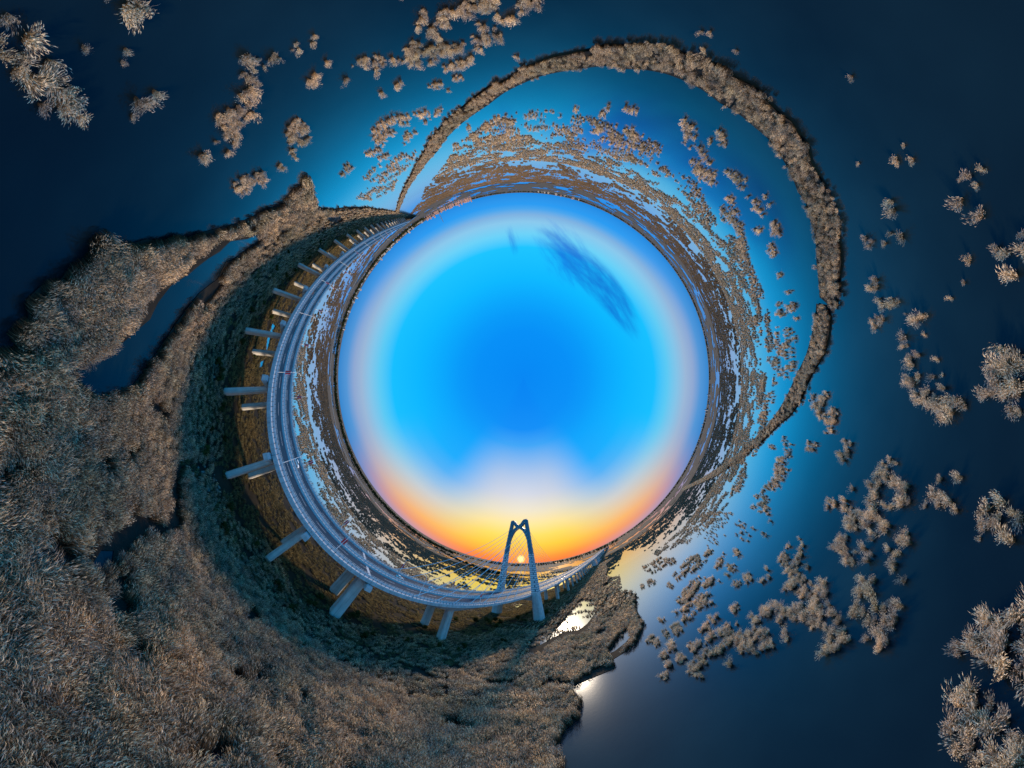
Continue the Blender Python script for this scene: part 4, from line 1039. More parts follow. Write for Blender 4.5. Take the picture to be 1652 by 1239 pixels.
def ribbon(t0, t1, z0, name, mat, z1=None, svals=ALONG):
    """a strip along the bridge: flat (z1 None) or a kerb of height z1"""
    mb = MB()
    if z1 is None:
        mb.loft([[bp(s, t0, zdeck(s) + z0), bp(s, t1, zdeck(s) + z0)] for s in svals], caps=False, closed=False)
    else:
        mb.loft([[bp(s, t0, zdeck(s) + z0), bp(s, t1, zdeck(s) + z0), bp(s, t1 - .06, zdeck(s) + z1), bp(s, t0 + .06, zdeck(s) + z1)] for s in svals])
    return part(mb, name, mat)


ribbon(T0 + 3.5, T0 + 14.6, .006, 'roadway', MT['asphalt'])
ribbon(T1 - 15.0, T1 - 3.5, .006, 'roadway', MT['asphalt'])
ribbon(T0 + .5, T0 + 2.9, .03, 'walkway', MT['concrete'])
ribbon(T1 - 2.9, T1 - .5, .03, 'walkway', MT['concrete'])
ribbon(T0 + 15.2, T1 - 15.6, .03, 'median_strip', MT['concrete'])
for t in (T0 + 2.95, T1 - 3.4):
    ribbon(t, t + .42, .01, 'crash_barrier', MT['rail'], .85)
for t in (T0 + 14.65, T1 - 15.45):
    ribbon(t, t + .42, .01, 'median_barrier', MT['rail'], .85)
for t in (T0 + .02, T1 - .4):
    ribbon(t, t + .38, .01, 'parapet_kerb', MT['rail'], .35)


def railing(t, name, z0, h, step, lo, hi, bars=(1.0, .55)):
    mb = MB()
    sv = [s for s in ALONG if lo <= s <= hi]
    for f in bars:
        mb.loft([[bp(s, t - .07, zdeck(s) + z0 + h * f - .12), bp(s, t + .07, zdeck(s) + z0 + h * f - .12), bp(s, t + .07, zdeck(s) + z0 + h * f), bp(s, t - .07, zdeck(s) + z0 + h * f)] for s in sv])
    for s in np.arange(max(lo, -420), min(hi, 620), step):
        p0, p1 = bp(s - .07, t - .09), bp(s + .07, t + .09)
        z = zdeck(s) + z0
        mb.loft([[bp(s - .08, t - .10, zz), bp(s + .08, t - .10, zz), bp(s + .08, t + .10, zz), bp(s - .08, t + .10, zz)] for zz in (z, z + h + .06)], m=1)
    return tag(part(mb, name, [MT['rail'], MT['post']]), kind='stuff')


railing(T0 + .2, 'parapet_railing', .35, .95, 2.0, LO, HI)
railing(T1 - .2, 'parapet_railing', .35, .95, 2.0, LO, HI)
railing(T0 + 3.16, 'barrier_railing', .85, .45, 2.0, LO, HI, (1.0,))
railing(T1 - 3.19, 'barrier_railing', .85, .45, 2.0, LO, HI, (1.0,))
railing(T0 + 14.86, 'median_railing', .85, .45, 2.0, LO, HI, (1.0,))
railing(T1 - 15.24, 'median_railing', .85, .45, 2.0, LO, HI, (1.0,))
for t in (T0 + 10.9, T1 - 8.6):
    mb = MB()
    for s in np.arange(-640, 1100, 13.0):
        mb.face([bp(s, t - .09, zdeck(s) + .012), bp(s + 6, t - .09, zdeck(s) + .012), bp(s + 6, t + .09, zdeck(s) + .012), bp(s, t + .09, zdeck(s) + .012)])
    tag(part(mb, 'lane_dashes', MT['paint']), kind='stuff')
for t in (T0 + 4.1, T0 + 14.2, T1 - 14.6, T1 - 4.1):
    ribbon(t - .12, t + .12, .012, 'edge_line', MT['paint'])
for s in (40.0, 320.0):
    mb = MB()
    mb.face([bp(s - .7, T0 + 3.45, ZD + .016), bp(s + .7, T0 + 3.45, ZD + .016), bp(s + .7, T1 - 3.45, ZD + .016), bp(s - .7, T1 - 3.45, ZD + .016)])
    part(mb, 'expansion_joint', MT['concrete'])


def column(s, t, w, l, z1, name='pier'):
    """chamfered rectangular column, l along the bridge, w across"""
    c = .45
    prof = [(-l / 2 + c, -w / 2), (l / 2 - c, -w / 2), (l / 2, -w / 2 + c), (l / 2, w / 2 - c), (l / 2 - c, w / 2), (-l / 2 + c, w / 2), (-l / 2, w / 2 - c), (-l / 2, -w / 2 + c)]
    mb = MB()
    mb.loft([[bp(s + a * k, t + b * k, z) for a, b in prof] for z, k in ((-1.5, 1.0), (z1 - 1.0, 1.0), (z1, 1.06))])
    return part(mb, name, MT['concrete'])


for s in STA:
    if s == TOWER_S:
        continue
    big = s in HAUNCH
    w, l = (3.6, 4.2) if big or s in (40, 320) else (2.9, 2.3)
    z1 = ZD - depth(s)
    z1 = z1 if big else z1 - 1.5
    for t in (TC - 8, TC + 8):
        pr = column(s, t, w, l, z1)
    if not big:
        mb = MB()
        mb.box((-1.25, T0 - 1.6, z1), (1.25, T1 + 1.6, ZD - 2.31))
        mb.v = [tuple(bp(s + x, t, z)) for x, t, z in mb.v]
        cap = part(mb, 'pier_cap', MT['concrete'])
        if -420 < s < 620:
            mb = MB()
            for q in (T0 - 1.45, T0 - .35):
                mb.box((-1.1, q, ZD - 2.3), (1.1, q + .22, ZD - 1.5))
            for x in (-1.1, .85):
                mb.box((x, T0 - 1.2, ZD - 2.3), (x + .22, T0 - .4, ZD - 1.55))
            mb.v = [tuple(bp(s + x, t, z)) for x, t, z in mb.v]
            part(mb, 'inspection_platform', MT['rail'], cap)

# the tower: two leaning legs that cross under a notched crown
tower = link('tower', None, bridge)
HB = 21.5


def half(z):
    return np.interp(z, [-2, 23, 65, 92, 106], [HB + .3, 19.8, 16.6, 13.2, 11.2])


def legdim(z):
    return np.interp(z, [-2, 22.9, 23, 40, 65, 92, 108], [8.6, 7.6, 7.4, 6.2, 5.2, 4.8, 4.4]), np.interp(z, [-2, 22, 65, 108], [8.0, 7.2, 5.4, 4.8])


def legring(sgn, z):
    w, l = legdim(z)
    c = min(w, l) * .2
    t = TC + sgn * half(z)
    w, l = w / 2, l / 2
    return [bp(TOWER_S + a, t + b, z) for a, b in ((-l + c, -w), (l - c, -w), (l, -w + c), (l, w - c), (l - c, w), (-l + c, w), (-l, w - c), (-l, -w + c))]


for sgn in (-1, 1):
    mb = MB()
    mb.loft([legring(sgn, z) for z in np.linspace(-2, 25, 6)])
    part(mb, 'leg_base', MT['concrete'], tower)
    mb = MB()
    mb.loft([legring(sgn, z) for z in np.linspace(25.02, 64, 9)])
    part(mb, 'leg', MT['blocks'], tower)
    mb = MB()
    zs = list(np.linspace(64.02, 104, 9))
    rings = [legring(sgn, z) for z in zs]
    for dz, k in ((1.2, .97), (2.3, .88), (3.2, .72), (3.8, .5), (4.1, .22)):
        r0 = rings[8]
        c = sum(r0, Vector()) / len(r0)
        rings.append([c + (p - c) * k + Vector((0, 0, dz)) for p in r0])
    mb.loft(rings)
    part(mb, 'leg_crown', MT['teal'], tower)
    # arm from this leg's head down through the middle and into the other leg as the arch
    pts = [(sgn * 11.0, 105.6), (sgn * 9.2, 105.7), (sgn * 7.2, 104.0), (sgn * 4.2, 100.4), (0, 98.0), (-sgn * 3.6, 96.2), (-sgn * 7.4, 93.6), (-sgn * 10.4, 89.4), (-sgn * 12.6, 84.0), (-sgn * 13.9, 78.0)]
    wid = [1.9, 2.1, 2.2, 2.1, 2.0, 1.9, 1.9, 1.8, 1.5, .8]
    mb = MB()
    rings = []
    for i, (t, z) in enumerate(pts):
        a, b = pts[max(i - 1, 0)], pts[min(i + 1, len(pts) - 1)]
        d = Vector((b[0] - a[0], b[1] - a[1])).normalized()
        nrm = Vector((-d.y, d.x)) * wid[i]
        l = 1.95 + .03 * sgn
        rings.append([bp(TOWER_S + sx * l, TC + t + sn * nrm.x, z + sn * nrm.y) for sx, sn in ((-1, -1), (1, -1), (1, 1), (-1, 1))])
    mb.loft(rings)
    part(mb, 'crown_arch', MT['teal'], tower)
mb = MB()
mb.box((-2.6, TC - 17.5, ZD - 5.4), (2.6, TC + 17.5, ZD - 2.4))
mb.v = [tuple(bp(TOWER_S + x, t, z)) for x, t, z in mb.v]
part(mb, 'cross_beam', MT['concrete'], tower)
for sgn in (-1, 1):
    for k in range(8):
        ds = 31 + 12.3 * k
        za = 62 + 4.6 * k
        for dr in (-1, 1):
            mb = MB()
            a = bp(TOWER_S + dr * ds, TC + sgn * (TC - T0 - 1.6), ZD + .3)
            b = bp(TOWER_S + dr * 2.0, TC + sgn * half(za), za)
            mid = (a + b) / 2 - Vector((0, 0, .25))
            mb.tube([a, mid, b], .17, 6)
            part(mb, 'stay_cable', MT['cable'])
            mb = MB()
            d = (b - a).normalized()
            mb.tube([a - Vector((0, 0, .25)), a + d * 2.2], [.32, .24], 8)
            part(mb, 'cable_socket', MT['rail'])

# ------------------------------------------------------------------ street lamps on the bridge


def lamp_mesh(kind):
    out = {}
    mb = MB()
    mb.tube([(0, 0, 0), (0, 0, .8), (0, 0, 9.2)], [.16, .13, .09], 8)
    out['pole'] = mb.mesh('pole', MT['white'])
    mb = MB()
    mb.tube([(0, 0, 9.1), (0, .5, 9.75), (0, 1.3, 10.05), (0, 2.3, 10.15)], [.08, .07, .06, .05], 6)
    out['arm'] = mb.mesh('arm', MT['white'])
    mb = MB()
    mb.loft([[(-.13, 2.1, 10.1), (.13, 2.1, 10.1), (.1, 2.1, 10.24), (-.1, 2.1, 10.24)], [(-.2, 2.6, 10.1), (.2, 2.6, 10.1), (.14, 2.6, 10.27), (-.14, 2.6, 10.27)], [(-.14, 3.1, 10.12), (.14, 3.1, 10.12), (.08, 3.1, 10.22), (-.08, 3.1, 10.22)]])
    out['lamp_head'] = mb.mesh('lamp_head', MT['lamp'])
    if kind:
        for sx in (-1, 1):
            mb = MB()
            mb.loft([[(sx * .14, -.05, 3.4), (sx * .85, -.05, 3.4), (sx * .85, .05, 3.4), (sx * .14, .05, 3.4)], [(sx * .14, -.05, 5.9), (sx * .85, -.05, 5.9), (sx * .85, .05, 5.9), (sx * .14, .05, 5.9)]])
            out['banner' if sx < 0 else 'banner '] = mb.mesh('banner', MT['red'])
        mb = MB()
        mb.tube([(-.9, 0, 3.32), (.9, 0, 3.32)], .04, 6)
        out['lower_bracket'] = mb.mesh('lower_bracket', MT['white'])
        mb = MB()
        mb.tube([(-.9, 0, 5.98), (.9, 0, 5.98)], .04, 6)
        out['upper_bracket'] = mb.mesh('upper_bracket', MT['white'])
    return out


LM = [lamp_mesh(0), lamp_mesh(1)]
ORD = ['first', 'second', 'third', 'fourth', 'fifth', 'sixth', 'seventh', 'eighth', 'ninth', 'tenth', 'eleventh', 'twelfth', 'thirteenth', 'fourteenth', 'fifteenth', 'sixteenth', 'seventeenth', 'eighteenth', 'nineteenth', 'twentieth']
SL = [153.7, 108.8, 64.6, 21.9, -15, -52.7, -91, -128, -165, -202, -239, -276, -313, -350, -387, -424]
SRT = [203, 248, 292, 336, 380, 424, 468]
for side, t, rot in (('near', T0 + 3.16, 0), ('far', T1 - 3.19, math.pi)):
    for ss, where in ((SL, 'left of'), (SRT, 'right of')):
        for i, s in enumerate(ss):
            ban = (i % 2 == 1 or side == 'far') and s < 120
            o = link('street_lamp', None, None, bp(s, t, ZD + .87))
            o.rotation_euler = (0, 0, math.atan2(BU.y, BU.x) + rot)
            for nm, me in LM[1 if ban else 0].items():
                link(nm.strip(), me, o)
            tag(o, 'white street lamp%s, %s %s the tower, %s side' % (' with red banner' if ban else '', ORD[i], where, side), 'street lamp', 'street lamps on the bridge')

# ------------------------------------------------------------------ cars


def car_meshes(paint):
    out = []
    # x forward, length 4.6
    prof = [(-2.28, .45, .78), (-2.25, .85, .84), (-2.0, .98, .88), (-1.2, 1.0, .9), (.75, .98, .9), (1.6, .88, .88), (2.15, .72, .82), (2.3, .5, .74)]
    mb = MB()
    mb.loft([[(x, -w, .28), (x, w, .28), (x, w, h * .8), (x, w * .94, h), (x, -w * .94, h), (x, -w, h * .8)] for x, h, w in prof])
    out.append(('body', mb.mesh('body', paint), None))
    mb = MB()
    mb.loft([[(-1.95, -.78, .97), (1.0, -.78, .95), (1.0, .78, .95), (-1.95, .78, .97)], [(-1.45, -.66, 1.36), (.25, -.66, 1.38), (.25, .66, 1.38), (-1.45, .66, 1.36)]])
    out.append(('windows', mb.mesh('windows', MT['glass']), None))
    mb = MB()
    mb.loft([[(-1.47, -.67, 1.365), (.27, -.67, 1.385), (.27, .67, 1.385), (-1.47, .67, 1.365)], [(-1.3, -.58, 1.45), (.1, -.58, 1.47), (.1, .58, 1.47), (-1.3, .58, 1.45)]])
    out.append(('roof', mb.mesh('roof', paint), None))
    mb = MB()
    mb.tube([(0, -.11, 0), (0, .11, 0)], .33, 14)
    wh = mb.mesh('wheel', MT['tyre'])
    for x in (-1.4, 1.4):
        for y in (-.82, .82):
            out.append(('wheel', wh, (x, y, .33)))
    mb = MB()
    mb.box((-.06, -.16, -.07), (.06, .16, .07))
    hl, tl = mb.mesh('headlight', MT['lamp']), mb.mesh('tail_light', MT['redlens'])
    for y in (-.55, .55):
        out.append(('headlight', hl, (2.22, y, .6)))
        out.append(('tail_light', tl, (-2.26, y, .72)))
    return out


CARM = car_meshes(MT['carpaint'])
MT['carblack'] = Mat('dark_car_paint').set((.03, .035, .04), .25, 0, .5)
CARB = car_meshes(MT['carblack'])
CARS = [(-16, T1 - 11.3, 0, 0, 'white car on the far carriageway beside a lamp, left of the tower'),
        (62.5, T1 - 11.0, 0, 0, 'white car on the far carriageway, second ahead of the tower'),
        (86, T1 - 10.6, 0, 0, 'white car on the far carriageway, nearest before the tower'),
        (-117, T0 + 6.4, 1, 1, 'dark car on the near carriageway beyond the row of piers'),
        (243, T1 - 9.5, 0, 0, 'white car on the far carriageway just past the tower'),
        (292, T0 + 6.6, 1, 1, 'dark car on the near carriageway past the tower'),
        (316, T0 + 9, 1, 0, 'white car on the near carriageway past the tower, further one')]
for s, t, back, dark, lab in CARS:
    o = link('car', None, None, bp(s, t, ZD + .02))
    o.rotation_euler = (0, 0, math.atan2(BU.y, BU.x) + (math.pi if back else 0))
    for nm, me, loc in (CARB if dark else CARM):
        link(nm, me, o, loc)
    tag(o, lab, 'car', 'cars on the bridge')

# ------------------------------------------------------------------ reeds: the big bed on the near bank
LANDA = np.array(land)


def bridge_st(x, y):
    return x * BU.x + y * BU.y, x * BN.x + y * BN.y


def in_land(x, y, tall=False):
    r = inside(x, y, land)
    for h in POOLS + (POOL_CLEAR if tall else []):
        r &= ~inside(x, y, h)
    return r


def bed(name, d0, d1, step, meshes, z, scale, seed, label):
    m = min(d1, 700)
    x, y = jitter_grid(-m, -m, m * .6, m, step, seed)
    d = np.hypot(x, y)
    k = (d >= d0) & (d < d1)
    x, y = x[k], y[k]
    s, t = bridge_st(x, y)
    k = (t < 106 - 20 * fbm(x, y, 14, 2, 9)) & in_land(x, y, True)
    x, y, s, t = x[k], y[k], s[k], t[k]
    gap = fbm(x, y, 7, 3, 77)
    k = gap > .30
    x, y, s, t = x[k], y[k], s[k], t[k]
    hv = scale * (.66 + .58 * fbm(x, y, 8, 3, 21)) * np.clip(1.15 - np.clip((t - 50) / 60, 0, .55), .5, 1.15)
    r = np.random.default_rng(seed)
    hv = hv * r.uniform(.82, 1.2, len(x))
    return scatter(name, np.stack([x, y, np.full(len(x), z)], 1), lean(x, y, .72, seed), hv, meshes, label)


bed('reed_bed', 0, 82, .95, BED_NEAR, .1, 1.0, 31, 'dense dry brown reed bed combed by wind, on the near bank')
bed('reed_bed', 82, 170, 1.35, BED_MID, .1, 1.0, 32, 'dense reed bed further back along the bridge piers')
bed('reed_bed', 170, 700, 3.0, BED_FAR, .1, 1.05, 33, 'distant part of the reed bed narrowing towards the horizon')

# rough grass in the strip below the deck
x, y = jitter_grid(-430, -480, 330, 420, 1.3, 41)
s, t = bridge_st(x, y)
k = (t > 74) & (t < 218) & (s > -330) & (s < 420) & ((t < 140) | (rng.random(len(t)) < .5))
x, y = x[k], y[k]
k = in_land(x, y) & (fbm(x, y, 6, 3, 5) > .36)
x, y = x[k], y[k]
scatter('rough_grass', np.stack([x, y, np.full(len(x), .1)], 1), lean(x, y, .2, 2), .6 + 1.3 * fbm(x, y, 9, 3, 8), GRASS, 'yellow green rough grass under and beside the bridge', 'grass')

# reeds on the dikes
for i, dk in enumerate(DIKES):
    a = np.array(dk)
    x, y = jitter_grid(a[:, 0].min(), a[:, 1].min(), a[:, 0].max(), a[:, 1].max(), 1.05, 51 + i)
    r = np.random.default_rng(i)
    a_, b_ = inside(x, y, dk), inside(x, y, DIKE_TOPS[i])
    k = (a_ & b_ & (fbm(x, y, 3.5, 3, 15) > .30)) | ((a_ | b_) & (fbm(x, y, 5, 3, 14) > .60))
    x, y = x[k], y[k]
    d = np.hypot(x, y)
    k = (d < 130) | (r.random(len(x)) < .5)
    x, y, d = x[k], y[k], d[k]
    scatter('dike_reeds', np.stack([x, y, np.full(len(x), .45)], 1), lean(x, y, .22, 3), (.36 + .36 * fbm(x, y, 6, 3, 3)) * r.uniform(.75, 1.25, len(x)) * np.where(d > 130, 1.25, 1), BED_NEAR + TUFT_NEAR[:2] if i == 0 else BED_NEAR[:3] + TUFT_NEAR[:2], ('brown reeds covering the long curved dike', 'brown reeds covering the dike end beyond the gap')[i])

# ------------------------------------------------------------------ reeds: islands one can count
WHERE = {'tl': 'at the left edge, top left',
         'tl2': 'by the top edge, upper left',
         'tl3': 'alone in dark water, upper left',
         'tl4': 'in the chain above the reed spit',
         'tl5': 'just off the reed spit',
         'tl6': 'right of the chain above the spit',
         'tl7': 'beside the tip of the spit',
         'top': 'in the crowded group at the top',
         'top2': 'in the strip along the top edge',
         'top3': 'right of the crowded top group',
         'top4': 'below the crowded top group',
         'top5': 'left of the crowded top group',
         'topl': "outside the dike's thin left end", 'arc': "inside the dike's curve, top", 'arcr': "inside the dike's curve, upper right", 'rt': 'in dark water outside the dike, upper right',
         'rt2': 'in black water near the right edge',
         'dk': "against the dike's outer bank", 'in': 'in blue water inside the dike, right',
         'rm': 'outside the dike below its gap',
         'lr': "below the dike's thin right end", 'rch': 'in the chain right of the gap',
         're': 'at the right edge, middle height',
         'rch2': 'at the lower end of that right chain',
         'rb': 'in the big lower right group',
         'rb2': 'in the dense lower right mass',
         'bc': 'in the spread before the pale water',
         're2': 'at the right edge, lower half',
         'br': 'in the bottom right corner',
         'bcr': 'in bluish shallows right of the bridge',
         'bcl': 'in pale water near the reed bank'}
ntuft = 0
for idx, (key, poly) in enumerate(ISLANDS):
    a = np.array(poly)
    c = a.mean(0)
    d = math.hypot(*c)
    area = abs(np.dot(a[:, 0], np.roll(a[:, 1], 1)) - np.dot(a[:, 1], np.roll(a[:, 0], 1))) / 2
    if d < 112:
        step, meshes, sc = 1.2, TUFT_NEAR, .72
    elif d < 220:
        step, meshes, sc = 1.6, TUFT_MID, .76
    else:
        step, meshes, sc = 3.2, TUFT_FAR, .95
    step = max(step, math.sqrt(area / 330))
    x, y = jitter_grid(a[:, 0].min(), a[:, 1].min(), a[:, 0].max(), a[:, 1].max(), step, 100 + idx)
    k = inside(x, y, poly)
    if area > 60 * step * step * .5:
        k &= fbm(x, y, 3.0 * step, 3, 12) > .50
    x, y = x[k][:298], y[k][:298]
    if len(x) == 0:
        x, y = np.array([c[0]]), np.array([c[1]])
    size = 'tiny' if len(x) < 4 else 'small' if len(x) < 12 else 'broad' if len(x) < 60 else 'large'
    o = link('reed_island', None, None, (c[0], c[1], 0))
    tag(o, '%s pale reed clump %s' % (size, WHERE[key]), 'reeds', 'reed clumps standing in the lake')
    small = .62 if area < 1.5 else 1.0
    rr = lean(x, y, .16, idx)
    r = np.random.default_rng(idx)
    for j in range(len(x)):
        q = link('tuft', meshes[int(r.integers(len(meshes)))], o, (x[j] - c[0], y[j] - c[1], -.05))
        q.rotation_euler = rr[j]
        f = sc * small * r.uniform(.6, 1.25)
        q.scale = (f * r.uniform(.9, 1.15), f * r.uniform(.9, 1.15), f * r.uniform(.85, 1.05))
        ntuft += 1
print('tufts', ntuft)

# ------------------------------------------------------------------ reeds: the drowned marsh running to the horizon
BEAR = np.radians([-180, -150, -126, -117, -106, -96, -89, -69, -53, -31, -15, 1, 14, 27, 40, 53, 60, 66, 180])
DIST = np.array([100, 100, 800, 360, 195, 150, 142, 140, 138, 165, 168, 175, 185, 200, 215, 290, 700, 130, 100], float)


def marsh(name, d0, d1, step, wl, meshes, scale, seed, label, CB=0.0):
    x, y = jitter_grid(-d1, -d1, d1, d1, step, seed)
    d, b = np.hypot(x, y), np.arctan2(y, x)
    s, t = bridge_st(x, y)
    over = t > 134
    start = np.where(over, 0, np.interp(b, BEAR, DIST))
    k = (d > d0) & (d < d1) & ((d > start) | over) & ((t > 130) | (t < 80))
    x, y, d, t, over, start = x[k], y[k], d[k], t[k], over[k], start[k]
    nz = fbm(x, y, wl, 4, 300, .8) + .22 * (fbm(x, y, wl * 5, 2, 310) - .5)
    cov = CB + np.where(over, np.clip(.545 - (t - 150) / 2600, .34, .56), np.clip(.515 - (d - start) / 2600, .42, .515))
    k = nz > cov
    x, y = x[k], y[k]
    k = ~in_land(x, y)
    for dk in DIKES:
        k &= ~inside(x, y, dk)
    x, y = x[k], y[k]
    r = np.random.default_rng(seed)
    return scatter(name, np.stack([x, y, np.full(len(x), -.05)], 1), lean(x, y, .1, 5), scale * r.uniform(.6, 1.15, len(x)), meshes, label)


marsh('marsh_reeds', 110, 330, 1.8, 17, MARSH_FAR, .62, 61, 'countless brown reed patches standing in the shallow water')
marsh('marsh_reeds', 330, 950, 5.2, 34, SWAMP, .85, 62, 'far reed patches breaking up the shining shallows', .045)
# beyond that: low reed beds as patches of ground, cell by cell
mb = MB()
rad = [900 * 1.03 ** i for i in range(110)]
nb = 1000
bb = np.linspace(-math.pi, math.pi, nb + 1)
for i in range(len(rad) - 1):
    r0, r1 = rad[i], rad[i + 1]
    rm = (r0 + r1) / 2
    bm_ = (bb[:-1] + bb[1:]) / 2
    xs, ys = rm * np.cos(bm_), rm * np.sin(bm_)
    nz = fbm(xs, ys, 60 + rm * .05, 3, 500, .7)
    ok = nz > np.interp(rm, [880, 1400, 2600, 6000], [.47, .46, .40, .34])
    ok |= (rm > 5200)
    for j in np.nonzero(ok)[0]:
        z = 1.2
        a0, a1 = bb[j], bb[j + 1]
        mb.face([(r0 * math.cos(a0), r0 * math.sin(a0), z), (r1 * math.cos(a0), r1 * math.sin(a0), z), (r1 * math.cos(a1), r1 * math.sin(a1), z), (r0 * math.cos(a1), r0 * math.sin(a1), z)])
tag(mb.build('far_marsh', MT['far_reed']), 'brown reed flats reaching to the horizon', kind='structure')
tag(disc_sheet('far_shore', [21000, 40000, 69000], 1.5, MT['far_reed']), 'far land at the horizon', kind='structure')
# ring only: drop the inner disc
bm = bmesh.new()
bm.from_mesh(bpy.data.objects['far_shore'].data)
bmesh.ops.delete(bm, geom=[f for f in bm.faces if len(f.verts) > 4], context='FACES')
bm.to_mesh(bpy.data.objects['far_shore'].data)
bm.free()

# ------------------------------------------------------------------ trees and shrubs


def leaf_cloud(name, mat, n, lobes, size, rl, flatten=1.0):
    V, Fc, T = [], [], []
    for i in range(n):
        c, rd = lobes[int(rl.integers(len(lobes)))]
        v = Vector(rl.normal(0, 1, 3)).normalized()
        q = rl.random() ** .45
        p = Vector(c) + Vector((v.x * rd[0], v.y * rd[1], v.z * rd[2])) * q
        if p.z < .15:
            continue
        nrm = (v + Vector(rl.normal(0, .7, 3))).normalized()
        a = nrm.orthogonal().normalized()
        b = nrm.cross(a)
        w = size * rl.uniform(.6, 1.4)
        k = len(V)
        V += [tuple(p - a * w * .5), tuple(p + b * w * .35), tuple(p + a * w * .6), tuple(p - b * w * .35)]
        Fc.append((k, k + 1, k + 2, k + 3))
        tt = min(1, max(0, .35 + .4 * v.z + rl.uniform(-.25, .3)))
        T += [tt] * 4
    return blade_mesh(name, mat, [(V, Fc, T)])


def plant_kind(h, w, n, size, mat, rl, nl):
    lobes = []
    for i in range(nl):
        a = rl.uniform(0, 2 * math.pi)
        r = w * rl.uniform(0, .55)
        z = h * rl.uniform(.42, .82)
        k = rl.uniform(.28, .5)
        lobes.append(((r * math.cos(a), r * math.sin(a), z), (w * k, w * k, h * k * .6)))
    crown = leaf_cloud('crown', mat, n, lobes, size, rl)
    mb = MB()
    mb.tube([(0, 0, -.2), (.03 * h * .2, 0, h * .3), (0, .02 * h, h * .62)], [h * .03, h * .022, h * .01], 7)
    for c, rd in lobes[:4]:
        mb.tube([(0, 0, h * .28), (c[0] * .5, c[1] * .5, (c[2] + h * .28) / 2), c], [h * .014, h * .009, h * .004], 5)
    return crown, mb.mesh('trunk', MT['bark'])


rl = np.random.default_rng(77)
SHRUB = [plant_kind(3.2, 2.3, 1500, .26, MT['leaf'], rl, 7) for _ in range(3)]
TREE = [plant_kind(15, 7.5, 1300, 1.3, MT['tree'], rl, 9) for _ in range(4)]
SHR = []
rs = np.random.default_rng(8)
for s, t, k in ((-52, 88, .8), (-40, 93, 1.0), (-24, 84, .9), (-30, 96, .7), (-8, 90, .8), (-3, 83, .9), (5, 95, .7), (18, 88, 1.0), (24, 84, .8), (30, 93, .9), (47, 98, 1.3), (44, 103, 1.2), (33, 99, 1.1), (50, 88, 1.1), (70, 92, .8), (84, 88, .9), (97, 85, 1.1), (88, 106, 1.0), (134, 112, 1.5), (142, 107, 1.7), (148, 101, 1.5), (140, 98, 1.3), (152, 108, 1.4), (168, 92, 1.2), (170, 99, 1.4), (193, 83, 1.6), (199, 85, 1.3), (204, 79, .9), (188, 100, 1.0), (214, 97, 1.1), (-84, 90, .9), (-96, 96, .8), (-70, 95, 1.0), (-122, 94, .9), (-155, 96, 1.0), (120, 118, 1.2)):
    SHR.append((s, t, k))
for _ in range(24):
    SHR.append((float(rs.uniform(-230, 165)), float(rs.choice([rs.uniform(76, 92), rs.uniform(92, 150)])), float(rs.uniform(.5, 1.1))))
for i, (s, t, k) in enumerate(sorted(SHR)):
    p = bp(s, t, .1)
    if not in_land(np.array([p.x]), np.array([p.y]))[0]:
        continue
    cr, tr = SHRUB[i % 3]
    o = link('shrub', None, None, p)
    o.rotation_euler = (0, 0, rs.uniform(0, 6.28))
    o.scale = (k, k, k * rs.uniform(.85, 1.15))
    link('crown', cr, o)
    link('trunk', tr, o)
    zone = 'beside the tower leg' if s > 160 else 'under the bridge just left of the tower' if s > 105 else 'by the piers where the cables begin' if s > 35 else 'below the deck among the approach piers' if s > -60 else 'under the far row of approach piers'
    tag(o, '%s green shrub %s' % ('large' if k > 1.25 else 'medium' if k > .95 else 'low', zone), 'shrub', 'shrubs along the bridge')

# the row of trees behind the tower
row = []
for i in range(46):
    f = i / 45
    b = R(117.8 - 22.5 * f)
    d = np.interp(f, [0, .35, .7, 1], [1500, 1050, 800, 730]) + rs.uniform(-18, 18)
    row.append((d * math.cos(b), d * math.sin(b), rs.uniform(.8, 1.35)))
for i in range(12):
    b = R(94 - 24 * i / 11 + rs.uniform(-1, 1))
    d = rs.uniform(520, 760)
    row.append((d * math.cos(b), d * math.sin(b), rs.uniform(.35, .7)))
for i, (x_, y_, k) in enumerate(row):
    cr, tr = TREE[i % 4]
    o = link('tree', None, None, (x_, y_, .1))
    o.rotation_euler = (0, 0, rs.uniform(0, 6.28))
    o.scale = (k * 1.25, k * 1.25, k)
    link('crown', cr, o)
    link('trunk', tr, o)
    if i < 46:
        tag(o, 'dark tree in the long row on the shore left of the tower', 'tree', 'trees of the shore row behind the tower')
    else:
        tag(o, 'small dark tree among the fields right of the sun', 'tree', 'small trees beyond the bridge')
# wooded belts too far away to count
pts, sc_ = [], []
for b0, b1, d0, d1, n, k0, k1 in ((112, 238, 1900, 2300, 1500, 1.3, 2.2), (-130, 100, 4200, 5200, 1500, 1.6, 3.0), (60, 240, 2600, 3400, 900, 1.2, 2.2)):
    b = np.radians(rs.uniform(b0, b1, n))
    d = rs.uniform(d0, d1, n)
    pts.append(np.stack([d * np.cos(b), d * np.sin(b), np.zeros(n)], 1))
    sc_.append(rs.uniform(k0, k1, n))
pts, sc_ = np.concatenate(pts), np.concatenate(sc_)
scatter('far_wood', pts, np.stack([np.zeros(len(pts)), np.zeros(len(pts)), rs.uniform(0, 6.28, len(pts))], 1), sc_, [t[0] for t in TREE], 'dark belt of woodland along the horizon', 'wood')

# a road on a low bank far beyond the bridge
mb = MB()
mb.loft([[Vector((d_ * math.cos(R(b_)), d_ * math.sin(R(b_)), 2.4)) for d_ in (1200, 1222)] for b_ in np.arange(112, 236, 2.0)], caps=False, closed=False)
tag(mb.build('far_road', MT['concrete']), 'pale far road along the marsh edge', kind='structure')

# ------------------------------------------------------------------ the town on the horizon


